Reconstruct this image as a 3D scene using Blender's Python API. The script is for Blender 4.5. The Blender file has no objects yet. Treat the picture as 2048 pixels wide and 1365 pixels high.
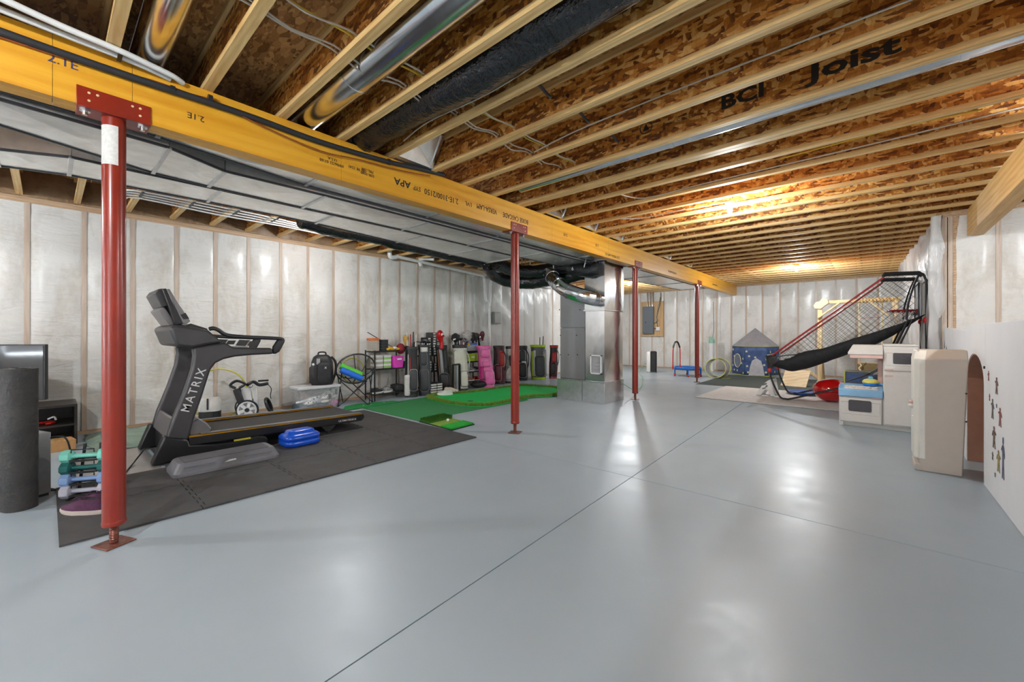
import bpy, bmesh, math, random
from mathutils import Vector, Matrix, noise as mnoise
R = math.radians
scene = bpy.context.scene
# ------------------------------------------------------------ camera, world, light, exposure
CAM_H = 1.28; FOC = 816.0; HOR = 669.0; YAW = math.atan(716/816.0)
cam_d = bpy.data.cameras.new('camera'); cam = bpy.data.objects.new('camera', cam_d)
scene.collection.objects.link(cam); scene.camera = cam
cam.location = (0, 0, CAM_H); cam.rotation_euler = (R(90), 0, YAW)
cam_d.sensor_width = 36; cam_d.lens = FOC/2048*36; cam_d.shift_y = -(682.5-HOR)/2048; cam_d.clip_start = .02
world = bpy.data.worlds.new('world'); scene.world = world; world.use_nodes = True
world.node_tree.nodes['Background'].inputs[0].default_value = (.9, .94, 1, 1)
world.node_tree.nodes['Background'].inputs[1].default_value = 1.0
vs = scene.view_settings
vs.view_transform = 'Standard'; vs.look = 'None'; vs.gamma = 1; vs.use_curve_mapping = False; vs.exposure = 1.22
BULB_W = 62.0
BULBS = [(-1.33, 5.68, .8), (-1.34, 11.98, 1.1), (-5.68, 12.04, 1.1), (-5.78, 2.95, .6), (-1.3, -1.5, 1.6), (-5.7, -2.2, 1.2), (2.2, 4.2, 1.3)]  # last three are unseen bulbs added to fill the room
FILL_WINDOWS = [(-1.6, 1.6, .9, 2.3, 620.0), (-6.2, -3.8, .9, 2.3, 480.0)]   # made-up windows added for fill in the wall behind the camera: x0, x1, z0, z1, watts
scene.cycles.max_bounces = 6; scene.cycles.diffuse_bounces = 3; scene.cycles.glossy_bounces = 3; scene.cycles.transparent_max_bounces = 8; scene.cycles.adaptive_threshold = .08; scene.cycles.caustics_reflective = False; scene.cycles.caustics_refractive = False
scene.cycles.sample_clamp_indirect = 6.0
# ------------------------------------------------------------ picture-plane helpers (give true world points)
CS, SN = math.cos(YAW), math.sin(YAW)
def ray(x, y):
    a = (x-1024)/FOC; return Vector((-SN+a*CS, CS+a*SN, (HOR-y)/FOC))
def FZ(x, y, z=0):
    r = ray(x, y); t = (z-CAM_H)/r.z; return Vector((r.x*t, r.y*t, z))
def FX(x, y, X):
    r = ray(x, y); t = X/r.x; return Vector((X, r.y*t, CAM_H+r.z*t))
def FY(x, y, Y):
    r = ray(x, y); t = Y/r.y; return Vector((r.x*t, Y, CAM_H+r.z*t))
# ------------------------------------------------------------ mesh helpers
COL = scene.collection
BASE = {}
def tag(o, label=None, cat=None, group=None, kind=None):
    if label: o['label'] = label
    if cat: o['category'] = cat
    if group: o['group'] = group
    if kind: o['kind'] = kind
    return o
def thing(name, label=None, cat=None, loc=(0, 0, 0), rz=0.0, group=None, kind=None, world=False, rot=None):
    o = bpy.data.objects.new(name, None); COL.objects.link(o)
    o.empty_display_size = .1
    o.location = loc; o.rotation_euler = rot if rot else (0, 0, rz)
    m = Matrix.Translation(Vector(loc)) @ (o.rotation_euler.to_matrix().to_4x4())
    BASE[o.name] = m.inverted() if world else None
    return tag(o, label, cat, group, kind)
class MB:
    def __init__(s): s.v = []; s.f = []
    def add(s, vs, fs):
        b = len(s.v); s.v += [tuple(v) for v in vs]; s.f += [tuple(i+b for i in f) for f in fs]; return s
    def box(s, x0, x1, y0, y1, z0, z1):
        return s.add([(x, y, z) for z in (z0, z1) for y in (y0, y1) for x in (x0, x1)],
                     [(0, 2, 3, 1), (4, 5, 7, 6), (0, 1, 5, 4), (2, 6, 7, 3), (0, 4, 6, 2), (1, 3, 7, 5)])
    def cbox(s, c, d, rot=None):
        b = MB().box(-d[0]/2, d[0]/2, -d[1]/2, d[1]/2, -d[2]/2, d[2]/2)
        m = Matrix.Translation(Vector(c)) @ (rot.to_4x4() if rot else Matrix())
        return s.add([m @ Vector(v) for v in b.v], b.f)
    def bar(s, a, b, w, h, up=(0, 0, 1)):
        a, b = Vector(a), Vector(b); d = (b-a); L = d.length; d.normalize(); up = Vector(up)
        if abs(d.dot(up)) > .98: up = Vector((0, 1, 0))
        sx = d.cross(up).normalized(); sy = sx.cross(d)
        vs = [p + sx*i*w/2 + sy*j*h/2 for p in (a, b) for i, j in ((-1, -1), (1, -1), (1, 1), (-1, 1))]
        return s.add(vs, [(0, 1, 2, 3), (7, 6, 5, 4), (0, 4, 5, 1), (1, 5, 6, 2), (2, 6, 7, 3), (3, 7, 4, 0)])
    def tube(s, pts, r, seg=8, closed=False, caps=True, ry=None):
        pts = [Vector(p) for p in pts]; n = len(pts); rings = []
        rr = r if isinstance(r, (list, tuple)) else [r]*n
        prev = None
        for i in range(n):
            if closed: t = pts[(i+1) % n]-pts[i-1]
            else: t = pts[min(i+1, n-1)]-pts[max(i-1, 0)]
            t.normalize()
            if prev is None:
                u = Vector((0, 0, 1)) if abs(t.z) < .9 else Vector((1, 0, 0))
            else: u = prev
            u = (u - t*u.dot(t)).normalized(); w = t.cross(u); prev = u
            rings.append([pts[i] + u*rr[i]*math.cos(2*math.pi*k/seg) + w*(ry or rr[i])*math.sin(2*math.pi*k/seg) for k in range(seg)])
        vs = [p for q in rings for p in q]; fs = []
        for i in range(n if closed else n-1):
            j = (i+1) % n
            for k in range(seg):
                l = (k+1) % seg; fs.append((i*seg+k, i*seg+l, j*seg+l, j*seg+k))
        if caps and not closed:
            fs.append(tuple(range(seg-1, -1, -1))); fs.append(tuple((n-1)*seg+k for k in range(seg)))
        return s.add(vs, fs)
    def cyl(s, a, b, r, seg=16, r2=None):
        return s.tube([a, b], [r, r if r2 is None else r2], seg)
    def lathe(s, prof, c=(0, 0, 0), seg=20, m=None, sx=1, sy=1):
        n = len(prof); vs = []; c = Vector(c)
        for i, (r, z) in enumerate(prof):
            for k in range(seg):
                a = 2*math.pi*k/seg; p = Vector((r*math.cos(a)*sx, r*math.sin(a)*sy, z))
                vs.append((m @ p if m else p)+c)
        fs = []
        for i in range(n-1):
            for k in range(seg):
                l = (k+1) % seg; fs.append((i*seg+k, i*seg+l, (i+1)*seg+l, (i+1)*seg+k))
        if prof[0][0] > 1e-5: fs.append(tuple(range(seg-1, -1, -1)))
        if prof[-1][0] > 1e-5: fs.append(tuple((n-1)*seg+k for k in range(seg)))
        return s.add(vs, fs)
    def sph(s, c, r, seg=12, rings=8, rot=None):
        r = r if isinstance(r, (list, tuple)) else (r, r, r)
        prof = [(max(math.sin(math.pi*i/rings), 1e-4 if 0 < i < rings else 0.0002), -math.cos(math.pi*i/rings)) for i in range(rings+1)]
        b = MB().lathe(prof, (0, 0, 0), seg)
        vs = []
        for v in b.v:
            q = Vector((v[0]*r[0], v[1]*r[1], v[2]*r[2]))
            if rot: q = rot @ q
            vs.append(q+Vector(c))
        return s.add(vs, b.f)
    def prism(s, poly, ext):
        # poly: list of 3d points (planar), ext: extrusion vector
        ext = Vector(ext); poly = [Vector(p) for p in poly]; n = len(poly)
        vs = poly + [p+ext for p in poly]
        return s.add(vs, [tuple(range(n-1, -1, -1)), tuple(range(n, 2*n))] + [(i, (i+1) % n, n+(i+1) % n, n+i) for i in range(n)])
    def grid(s, fn, nu, nv):
        vs = [fn(i/nu, j/nv) for j in range(nv+1) for i in range(nu+1)]
        return s.add(vs, [(j*(nu+1)+i, j*(nu+1)+i+1, (j+1)*(nu+1)+i+1, (j+1)*(nu+1)+i) for j in range(nv) for i in range(nu)])
    def loft(s, rings, caps=True, closed=True):
        n = len(rings[0]); vs = [p for r in rings for p in r]; fs = []
        for i in range(len(rings)-1):
            for k in range(n if closed else n-1):
                l = (k+1) % n; fs.append((i*n+k, i*n+l, (i+1)*n+l, (i+1)*n+k))
        if caps and closed:
            fs.append(tuple(range(n-1, -1, -1))); fs.append(tuple((len(rings)-1)*n+k for k in range(n)))
        return s.add(vs, fs)
    def tf(s, m):
        s.v = [tuple(m @ Vector(v)) for v in s.v]; return s
    def mesh(s, name, mat=None, smooth=False, angle=35):
        me = bpy.data.meshes.new(name); me.from_pydata(s.v, [], s.f)
        bm = bmesh.new(); bm.from_mesh(me); bmesh.ops.recalc_face_normals(bm, faces=bm.faces); bm.to_mesh(me); bm.free()
        if mat: me.materials.append(mat)
        if smooth:
            for p in me.polygons: p.use_smooth = True
            me.set_sharp_from_angle(angle=R(angle))
        me.update(); return me
    def build(s, name, mat, parent=None, smooth=False, bevel=0, angle=35, solid=0, sub=0, segs=2):
        return place(s.mesh(name, mat, smooth or bevel > 0 or sub > 0, angle), name, parent, bevel, solid, sub, segs)
def place(me, name, parent=None, bevel=0, solid=0, sub=0, segs=2):
    o = bpy.data.objects.new(name, me); COL.objects.link(o)
    if parent is not None:
        inv = BASE.get(parent.name)
        if inv is not None: me.transform(inv)
        BASE[o.name] = inv; o.parent = parent
    if solid:
        m = o.modifiers.new('solid', 'SOLIDIFY'); m.thickness = solid; m.offset = 0
    if bevel:
        m = o.modifiers.new('bevel', 'BEVEL'); m.width = bevel; m.segments = segs; m.limit_method = 'ANGLE'; m.angle_limit = R(40); m.harden_normals = False
    if sub:
        m = o.modifiers.new('sub', 'SUBSURF'); m.levels = sub; m.render_levels = sub
    return o
def link_mesh(me, name, parent, loc=(0, 0, 0), rot=(0, 0, 0), scale=(1, 1, 1)):
    o = bpy.data.objects.new(name, me); COL.objects.link(o); o.location = loc; o.rotation_euler = rot; o.scale = scale
    if parent is not None:
        o.parent = parent; BASE[o.name] = BASE.get(parent.name)
    return o
def kids(o): return [c for c in bpy.data.objects if c.parent == o]
def copy_tree(o, loc=None, rz=None, label=None, parent=None):
    c = o.copy(); COL.objects.link(c)
    if parent is not None: c.parent = parent
    if loc is not None: c.location = loc
    if rz is not None: c.rotation_euler = (0, 0, rz)
    if label: c['label'] = label
    for k in kids(o): copy_tree(k, parent=c)
    return c
def text_mesh(body, size, mat, name='print', bold=0.0, sx=1.0, align='CENTER', space=1.0):
    cu = bpy.data.curves.new(name, 'FONT'); cu.body = body; cu.size = size; cu.align_x = align; cu.align_y = 'CENTER'; cu.offset = bold; cu.space_character = space
    cu.extrude = 0.0004; cu.resolution_u = 2
    to = bpy.data.objects.new(name, cu); COL.objects.link(to)
    dg = bpy.context.evaluated_depsgraph_get(); me = bpy.data.meshes.new_from_object(to.evaluated_get(dg))
    bpy.data.objects.remove(to); bpy.data.curves.remove(cu)
    me.materials.clear(); me.materials.append(mat); me.name = name
    if sx != 1: me.transform(Matrix.Diagonal((sx, 1, 1, 1)))
    return me
def text(body, size, mat, parent, origin, xdir, ydir, name='lettering', bold=0.0, sx=1.0, align='CENTER', space=1.0):
    me = text_mesh(body, size, mat, name, bold, sx, align, space)
    x = Vector(xdir).normalized(); y = Vector(ydir); y = (y-x*y.dot(x)).normalized(); z = x.cross(y)
    m = Matrix((x, y, z)).transposed().to_4x4(); m.translation = Vector(origin)
    me.transform(m)
    return place(me, name, parent)
def rrect(w, h, r, n=4, c=(0, 0)):
    pts = []
    for (sx, sy, a0) in ((1, 1, 0), (-1, 1, 90), (-1, -1, 180), (1, -1, 270)):
        for i in range(n+1):
            a = R(a0+90*i/n); pts.append((c[0]+sx*(w/2-r)+r*math.cos(a), c[1]+sy*(h/2-r)+r*math.sin(a)))
    return pts
def smooth_path(pts, n=6, closed=False):
    pts = [Vector(p) for p in pts]; out = []; m = len(pts)
    for i in range(m if closed else m-1):
        p0 = pts[i-1] if (closed or i > 0) else pts[0]; p1 = pts[i]; p2 = pts[(i+1) % m]
        p3 = pts[(i+2) % m] if (closed or i+2 < m) else pts[-1]
        for k in range(n):
            t = k/n; out.append(.5*((2*p1)+(-p0+p2)*t+(2*p0-5*p1+4*p2-p3)*t*t+(-p0+3*p1-3*p2+p3)*t**3))
    if not closed: out.append(pts[-1])
    return out
# ------------------------------------------------------------ materials
MATS = {}
def nodes_of(name):
    m = bpy.data.materials.new(name); m.use_nodes = True; nt = m.node_tree
    return m, nt, nt.nodes['Principled BSDF']
def setc(sock, c): sock.default_value = (c[0], c[1], c[2], 1)
def srgb(r, g, b):
    f = lambda v: (v/255/12.92) if v/255 <= .04045 else ((v/255+.055)/1.055)**2.4
    return (f(r), f(g), f(b))
def add_noise(nt, scale, detail=4, rough=.55, vec=None, dist=0):
    n = nt.nodes.new('ShaderNodeTexNoise'); n.inputs['Scale'].default_value = scale; n.inputs['Detail'].default_value = detail
    n.inputs['Roughness'].default_value = rough; n.inputs['Distortion'].default_value = dist
    if vec: nt.links.new(vec, n.inputs['Vector'])
    return n
def coords(nt, sc=(1, 1, 1), kind='Object', rot=(0, 0, 0)):
    t = nt.nodes.new('ShaderNodeTexCoord'); mp = nt.nodes.new('ShaderNodeMapping')
    mp.inputs['Scale'].default_value = sc; mp.inputs['Rotation'].default_value = rot
    nt.links.new(t.outputs[kind], mp.inputs['Vector']); return mp.outputs[0]
def ramp(nt, fac, stops):
    r = nt.nodes.new('ShaderNodeValToRGB'); e = r.color_ramp.elements
    while len(e) < len(stops): e.new(.5)
    for i, (p, c) in enumerate(stops): e[i].position = p; e[i].color = (c[0], c[1], c[2], 1)
    nt.links.new(fac, r.inputs[0]); return r.outputs[0]
def bump(nt, b, h, strength=.3, dist=.01):
    n = nt.nodes.new('ShaderNodeBump'); n.inputs['Strength'].default_value = strength; n.inputs['Distance'].default_value = dist
    nt.links.new(h, n.inputs['Height']); nt.links.new(n.outputs[0], b.inputs['Normal']); return n
def mat(name, col, rough=.5, metal=0, var=.12, scale=12, bmp=0, bscale=60, coat=0, sc=(1, 1, 1), spec=.5, bdist=.004, emit=None):
    if name in MATS: return MATS[name]
    m, nt, b = nodes_of(name)
    if var or bmp: v = coords(nt, sc)
    if var:
        n = add_noise(nt, scale, 4, .6, v)
        lo = [max(0, c*(1-var)) for c in col]; hi = [min(1, c*(1+var)) for c in col]
        nt.links.new(ramp(nt, n.outputs[0], [(.3, lo), (.7, hi)]), b.inputs['Base Color'])
    else: setc(b.inputs['Base Color'], col)
    b.inputs['Roughness'].default_value = rough; b.inputs['Metallic'].default_value = metal; b.inputs['Coat Weight'].default_value = coat
    b.inputs['Coat Roughness'].default_value = .15; b.inputs['Specular IOR Level'].default_value = spec
    if bmp:
        n2 = add_noise(nt, bscale, 3, .6, v); bump(nt, b, n2.outputs[0], bmp, bdist)
    if emit:
        setc(b.inputs['Emission Color'], emit[:3]); b.inputs['Emission Strength'].default_value = emit[3]
    MATS[name] = m; return m
def wood(name, c0, c1, axis=0, scale=7, rough=.55, coat=0, dark=None, wv=.16):
    # grain stretched along one axis
    m, nt, b = nodes_of(name); sc = [1.0, 1.0, 1.0]; sc[axis] = .08
    v = coords(nt, sc); n = add_noise(nt, scale*4, 6, .65, v, .6)
    w = nt.nodes.new('ShaderNodeTexWave'); w.wave_type = 'BANDS'; w.bands_direction = 'XYZ'[(axis+1) % 3] if axis != 2 else 'X'
    w.inputs['Scale'].default_value = scale*1.6; w.inputs['Distortion'].default_value = 6; w.inputs['Detail'].default_value = 3; w.inputs['Detail Scale'].default_value = 1.2
    nt.links.new(v, w.inputs['Vector'])
    mx = nt.nodes.new('ShaderNodeMath'); mx.operation = 'MULTIPLY_ADD'; mx.inputs[1].default_value = wv
    nt.links.new(w.outputs['Fac'], mx.inputs[0]); 
    ml = nt.nodes.new('ShaderNodeMath'); ml.operation = 'MULTIPLY'; ml.inputs[1].default_value = 1-wv
    nt.links.new(n.outputs[0], ml.inputs[0]); nt.links.new(ml.outputs[0], mx.inputs[2])
    nt.links.new(ramp(nt, mx.outputs[0], [(.3, c0), (.66, c1)]), b.inputs['Base Color'])
    b.inputs['Roughness'].default_value = rough; b.inputs['Coat Weight'].default_value = coat; b.inputs['Coat Roughness'].default_value = .25
    bump(nt, b, n.outputs[0], .15, .003); MATS[name] = m; return m
def osb(name, cols, sc=(9, 9, 26), rough=.6, rot=(0, 0, 0)):
    m, nt, b = nodes_of(name)
    v = coords(nt, (1, 1, 1)); wn = add_noise(nt, 5, 2, .5, v)
    mix = nt.nodes.new('ShaderNodeMixRGB'); mix.blend_type = 'LINEAR_LIGHT'; mix.inputs[0].default_value = .02
    nt.links.new(v, mix.inputs[1]); nt.links.new(wn.outputs['Color'], mix.inputs[2])
    outs = []
    for k, (s, rr) in enumerate(((sc, rot), ((sc[0]*2.3, sc[1]*2.3, sc[2]*.45), (rot[0]+.5, rot[1]+.5, rot[2]+.7)))):
        mp = nt.nodes.new('ShaderNodeMapping'); mp.inputs['Scale'].default_value = s; mp.inputs['Rotation'].default_value = rr
        nt.links.new(mix.outputs[0], mp.inputs['Vector'])
        vo = nt.nodes.new('ShaderNodeTexVoronoi'); vo.inputs['Scale'].default_value = 1.0; vo.inputs['Randomness'].default_value = 1
        nt.links.new(mp.outputs[0], vo.inputs['Vector']); outs.append(vo)
    sep = [nt.nodes.new('ShaderNodeSeparateColor') for _ in outs]
    for a, q in zip(outs, sep): nt.links.new(a.outputs['Color'], q.inputs[0])
    gt = nt.nodes.new('ShaderNodeMath'); gt.operation = 'GREATER_THAN'; gt.inputs[1].default_value = .5; nt.links.new(sep[0].outputs[1], gt.inputs[0])
    mv = nt.nodes.new('ShaderNodeMix'); nt.links.new(gt.outputs[0], mv.inputs['Factor']); nt.links.new(sep[0].outputs[0], mv.inputs['A']); nt.links.new(sep[1].outputs[0], mv.inputs['B'])
    fine = add_noise(nt, 60, 4, .7, coords(nt, (1, 1, .25)), .8); ma = nt.nodes.new('ShaderNodeMath'); ma.operation = 'MULTIPLY_ADD'; ma.inputs[1].default_value = .6; ma.inputs[2].default_value = -.3
    nt.links.new(fine.outputs[0], ma.inputs[0]); ad = nt.nodes.new('ShaderNodeMath'); nt.links.new(mv.outputs['Result'], ad.inputs[0]); nt.links.new(ma.outputs[0], ad.inputs[1])
    n = len(cols); nt.links.new(ramp(nt, ad.outputs[0], [(i/(n-1), c) for i, c in enumerate(cols)]), b.inputs['Base Color'])
    b.inputs['Roughness'].default_value = rough; bump(nt, b, ad.outputs[0], .25, .003); MATS[name] = m; return m
def film_batt(name, hi, lo, coat=.35):
    m, nt, b = nodes_of(name); v = coords(nt, (1, 1, .6)); n = add_noise(nt, 2.2, 5, .62, v, .4); f = add_noise(nt, 26, 3, .6, v)
    a = nt.nodes.new('ShaderNodeMath'); a.operation = 'MULTIPLY_ADD'; a.inputs[1].default_value = .22; nt.links.new(f.outputs[0], a.inputs[0]); nt.links.new(n.outputs[0], a.inputs[2])
    nt.links.new(ramp(nt, a.outputs[0], [(.40, lo), (.64, hi)]), b.inputs['Base Color'])
    b.inputs['Roughness'].default_value = .55; b.inputs['Coat Weight'].default_value = coat; b.inputs['Coat Roughness'].default_value = .22
    w = add_noise(nt, 5, 5, .6, coords(nt, (1, .5, 1.6)), 1.6); bump(nt, b, w.outputs[0], .5, .03); MATS[name] = m; return m
def galv(name, col=(.62, .64, .66), rough=.3, sc=14):
    m, nt, b = nodes_of(name); v = coords(nt); n = add_noise(nt, sc, 3, .6, v, 1.0)
    nt.links.new(ramp(nt, n.outputs[0], [(.3, [c*.88 for c in col]), (.7, [min(1, c*1.08) for c in col])]), b.inputs['Base Color'])
    b.inputs['Metallic'].default_value = 1; b.inputs['Roughness'].default_value = rough
    n2 = add_noise(nt, 2.5, 2, .5, v); bump(nt, b, n2.outputs[0], .12, .03); MATS[name] = m; return m
def film(name, col=(.9, .9, .9), alpha=.55, rough=.2, bsc=9):
    m, nt, b = nodes_of(name); setc(b.inputs['Base Color'], col); b.inputs['Roughness'].default_value = rough
    b.inputs['Alpha'].default_value = alpha; n = add_noise(nt, bsc, 5, .6, coords(nt, (1, 1, .5)), 1.5); bump(nt, b, n.outputs[0], .6, .02)
    MATS[name] = m; return m
# ------------------------------------------------------------ shared materials
OSBW = osb('osb_web', [srgb(96, 48, 10), srgb(154, 88, 24), srgb(190, 118, 42), srgb(216, 148, 66), srgb(236, 186, 112)], (14, 14, 52))
OSBS = osb('osb_subfloor', [srgb(122, 84, 44), srgb(164, 118, 68), srgb(190, 142, 86), srgb(212, 166, 108)], (12, 30, 12))
FLANGE = wood('joist_flange_pine', srgb(196, 148, 84), srgb(238, 206, 146), 0, 5)
LVL = wood('lvl_amber', srgb(214, 142, 22), srgb(238, 178, 54), 1, 2.2, .4, .3, wv=.1)
LVLR = wood('lvl_pale', srgb(206, 152, 76), srgb(232, 190, 122), 1, 3.2, .5)
STUD = wood('stud_under_film', srgb(190, 168, 150), srgb(214, 198, 182), 2, 6, .5, .2)
PLATE = wood('plate_pine', srgb(170, 136, 104), srgb(212, 180, 146), 1, 6, .55)
BATT = film_batt('fibreglass_under_film', srgb(228, 226, 222), srgb(202, 196, 186))
BATT2 = film_batt('fibreglass_far', srgb(230, 228, 224), srgb(206, 200, 190))
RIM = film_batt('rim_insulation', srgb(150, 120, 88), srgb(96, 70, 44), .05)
GALV = galv('galvanised_sheet'); GALVD = galv('galvanised_duct', (.90, .90, .88), .28, 6); GALVD.node_tree.nodes['Principled BSDF'].inputs['Metallic'].default_value = .85; GALVS = galv('galvanised_shiny', (.72, .74, .76), .18, 5); GALVB = galv('galvanised_base', (.66, .68, .69), .3, 8)
FILM = film('poly_film'); 
BLACK = mat('black_plastic', (.018, .018, .02), .42, var=.2); DKGREY = mat('dark_grey_plastic', (.055, .055, .06), .45, var=.15)
MIDGREY = mat('mid_grey_plastic', (.16, .16, .17), .45, var=.1)
WHITE = mat('white_plastic', (.8, .8, .79), .35, var=.04); RED = mat('red_oxide_paint', srgb(140, 38, 20), .32, var=.12, scale=6, coat=.2)
CHROME = mat('bright_steel', (.7, .7, .72), .22, 1, var=.1); BLKMET = mat('black_metal', (.012, .012, .013), .35, var=.15)
INK = mat('black_ink', (.02, .017, .015), .7, var=0); PVC = mat('white_pvc', (.82, .82, .8), .3, var=.05)
def floor_mat():
    m, nt, b = nodes_of('grey_floor_paint'); v = coords(nt)
    n = add_noise(nt, .8, 5, .6, v); nt.links.new(ramp(nt, n.outputs[0], [(.3, srgb(158, 172, 182)), (.7, srgb(166, 180, 190))]), b.inputs['Base Color'])
    n2 = add_noise(nt, 1.7, 5, .65, v, .6); mr = nt.nodes.new('ShaderNodeMapRange'); mr.inputs['From Min'].default_value = .3; mr.inputs['From Max'].default_value = .7
    mr.inputs['To Min'].default_value = .30; mr.inputs['To Max'].default_value = .42; nt.links.new(n2.outputs[0], mr.inputs[0]); nt.links.new(mr.outputs[0], b.inputs['Roughness'])
    n3 = add_noise(nt, 7, 4, .6, v); bump(nt, b, n3.outputs[0], .05, .02); b.inputs['Specular IOR Level'].default_value = .5
    MATS['floor'] = m; return m
FLOORM = floor_mat(); JOINT = mat('joint_dark', (.05, .05, .05), .8, var=.2)
# ------------------------------------------------------------ floor: four poured slabs with saw-cut joints
XL, XR, YB, YF = -7.62, .755, -4.5, 15.5
ZJ = 2.945; ZS = 3.245
floor = thing('floor', kind='structure')
jx = lambda y: -1.507-.035*(y-.674)
g = .0035
for (y0, y1) in ((YB, 3.45-g), (3.45+g, YF+.1)):
    MB().prism([(XL-.2, y0, -.1), (jx(y0)-g, y0, -.1), (jx(y1)-g, y1, -.1), (XL-.2, y1, -.1)], (0, 0, .1)).build('slab', FLOORM, floor)
    MB().prism([(jx(y0)+g, y0, -.1), (3.2, y0, -.1), (3.2, y1, -.1), (jx(y1)+g, y1, -.1)], (0, 0, .1)).build('slab', FLOORM, floor)
MB().box(XL-.2, 3.2, YB, YF+.1, -.12, -.012).build('joint_bed', JOINT, floor)
# ------------------------------------------------------------ ceiling: subfloor panels and I-joists
ceiling = thing('ceiling', kind='structure', loc=(0, 0, 0))
rnd = random.Random(5)
px0 = [XL-.25+2.44*i for i in range(5)]
k = 0
y = YB
while y < YF:
    for i, x in enumerate(px0):
        xo = x-(.61*2 if k % 2 else 0); x0, x1 = max(XL-.25, xo), min(3.2, xo+2.435)
        if x1-x0 > .1: MB().box(x0, x1, y, min(y+1.215, YF+.2), ZS, ZS+.02).build('subfloor_panel', OSBS, ceiling)
    MB().box(3.2-.5, 3.2, y, y+1.21, ZS, ZS+.02) if False else None
    y += 1.22; k += 1
JS = .471; J0 = .695; JXA, JXB = XL+.02, 3.15
jys = [J0+JS*i for i in range(-11, 32)]; jys = [q for q in jys if q < YF-.05] 
jlist = jys + [J0+JS*7+.064]
fl_me = MB().box(JXA, JXB, 0, .058, 0, .038).mesh('flange', FLANGE); web_me = MB().box(JXA, JXB, .024, .034, .038, .262).mesh('web', OSBW)
for q in sorted(jlist):
    j = link_mesh(web_me, 'joist', ceiling, (0, q, ZJ)); link_mesh(fl_me, 'bottom_flange', j); link_mesh(fl_me, 'top_flange', j, (0, 0, .262))
JW = lambda i: J0+JS*i
# branding printed on one web, rest is unprinted
def web_text(body, x, i, z, size, **kw):
    text(body, size, INK, ceiling, (x, JW(i)+.0235, z), (1, 0, 0), (0, 0, 1), 'print', **kw)
# ------------------------------------------------------------ walls: studs, bulging fibreglass batts under film, plates
def nz(x, y, z=0): return mnoise.noise(Vector((x, y, z)))
def batt_wall(root, o, u, n, s0, s1, z0, z1, studs, seed, mb=BATT, film_amp=.03, mst=STUD, plates=True):
    # o: origin point, u: unit vector along the wall, n: unit normal into the room
    o, u, n = Vector(o), Vector(u), Vector(n); sw = .046
    MB().prism([o+u*s0-n*.1+Vector((0, 0, z0)), o+u*s1-n*.1+Vector((0, 0, z0)), o+u*s1-n*.1+Vector((0, 0, z1)), o+u*s0-n*.1+Vector((0, 0, z1))], -n*.05).build('sheathing', PLATE, root)
    st_me = {}
    for s in studs:
        if s0 < s < s1:
            p = o+u*s; MB().bar(p-n*.045+Vector((0, 0, z0+.0)), p-n*.045+Vector((0, 0, z1)), sw, .09, up=n).build('stud', mst, root)
    edges = [s0]+[s for s in sorted(studs) if s0 < s < s1]+[s1]
    for i, (a, b) in enumerate(zip(edges, edges[1:])):
        a2, b2 = a+(sw/2 if i else 0)-.004, b-(sw/2 if i < len(edges)-2 else 0)+.004
        if b2-a2 < .04: continue
        nu, nv = 6, 18
        def fn(p, q, a2=a2, b2=b2, i=i):
            s = a2+(b2-a2)*p; zl, zh = (z0+.036, z1-.034) if plates else (z0+.005, z1-.005); z = zl+(zh-zl)*q
            e = min(p, 1-p)*2; bul = (1-(1-min(1, e*2.2))**2)*min(1, q*14, (1-q)*14)
            w = nz(i*3.7+seed, z*1.5, p*1.3)*.5+nz(s*5+seed, z*4.5)*.35
            off = -.012+bul*(.02+film_amp*w)
            wig = .012*nz(z*2.1, i*5.3+seed)*(1-e) if True else 0
            return o+u*(s+wig)+n*off+Vector((0, 0, z))
        MB().grid(fn, nu, nv).build('insulation_batt', mb, root, smooth=True, angle=180)
    if plates:
        MB().prism([o+u*s0+n*.003+Vector((0, 0, z1-.036)), o+u*s1+n*.003+Vector((0, 0, z1-.036)), o+u*s1+n*.003+Vector((0, 0, z1+.03)), o+u*s0+n*.003+Vector((0, 0, z1+.03))], -n*.09).build('top_plate', PLATE, root)
        MB().prism([o+u*s0+n*.004+Vector((0, 0, 0)), o+u*s1+n*.004+Vector((0, 0, 0)), o+u*s1+n*.004+Vector((0, 0, .038)), o+u*s0+n*.004+Vector((0, 0, .038))], -n*.09).build('bottom_plate', PLATE, root)
lst = [-.16, .316, .778, 1.25, 1.72, 2.17, 2.655, 3.105, 3.57, 4.07, 4.535, 5.01, 5.48, 5.95, 6.415, 6.91]
lst = [lst[0]-.475*i for i in range(9, 0, -1)]+lst+[6.91+.47*i for i in range(1, 19)]
wl = thing('wall_left', kind='structure', loc=(XL, 5, 0), world=True)
batt_wall(wl, (XL, 0, 0), (0, 1, 0), (1, 0, 0), YB, YF, 0, 2.90, lst, 3.1)
# insulated rim between the joist ends
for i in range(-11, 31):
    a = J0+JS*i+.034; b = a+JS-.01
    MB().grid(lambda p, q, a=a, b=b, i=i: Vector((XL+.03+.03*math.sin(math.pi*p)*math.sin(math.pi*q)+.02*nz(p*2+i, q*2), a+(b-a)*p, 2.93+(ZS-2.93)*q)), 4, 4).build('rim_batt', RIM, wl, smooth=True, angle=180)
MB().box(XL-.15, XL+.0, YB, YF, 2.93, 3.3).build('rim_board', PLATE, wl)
fst = [-5.898, -5.412, -4.954, -4.514, -4.05, -3.582, -3.134, -2.654, -2.169, -1.694, -1.24, -.77, -.30, .17, .64]
fst = [-7.3, -6.83, -6.37]+fst
wf = thing('wall_far', kind='structure', loc=(-3, YF, 0), world=True)
batt_wall(wf, (0, YF, 0), (1, 0, 0), (0, -1, 0), XL, XR, 0, 2.93, fst, 9.4, BATT2)
MB().box(XL, XR, YF-.0, YF+.15, 2.93, 3.3).build('rim_board', PLATE, wf)
YJ = 8.18
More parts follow.
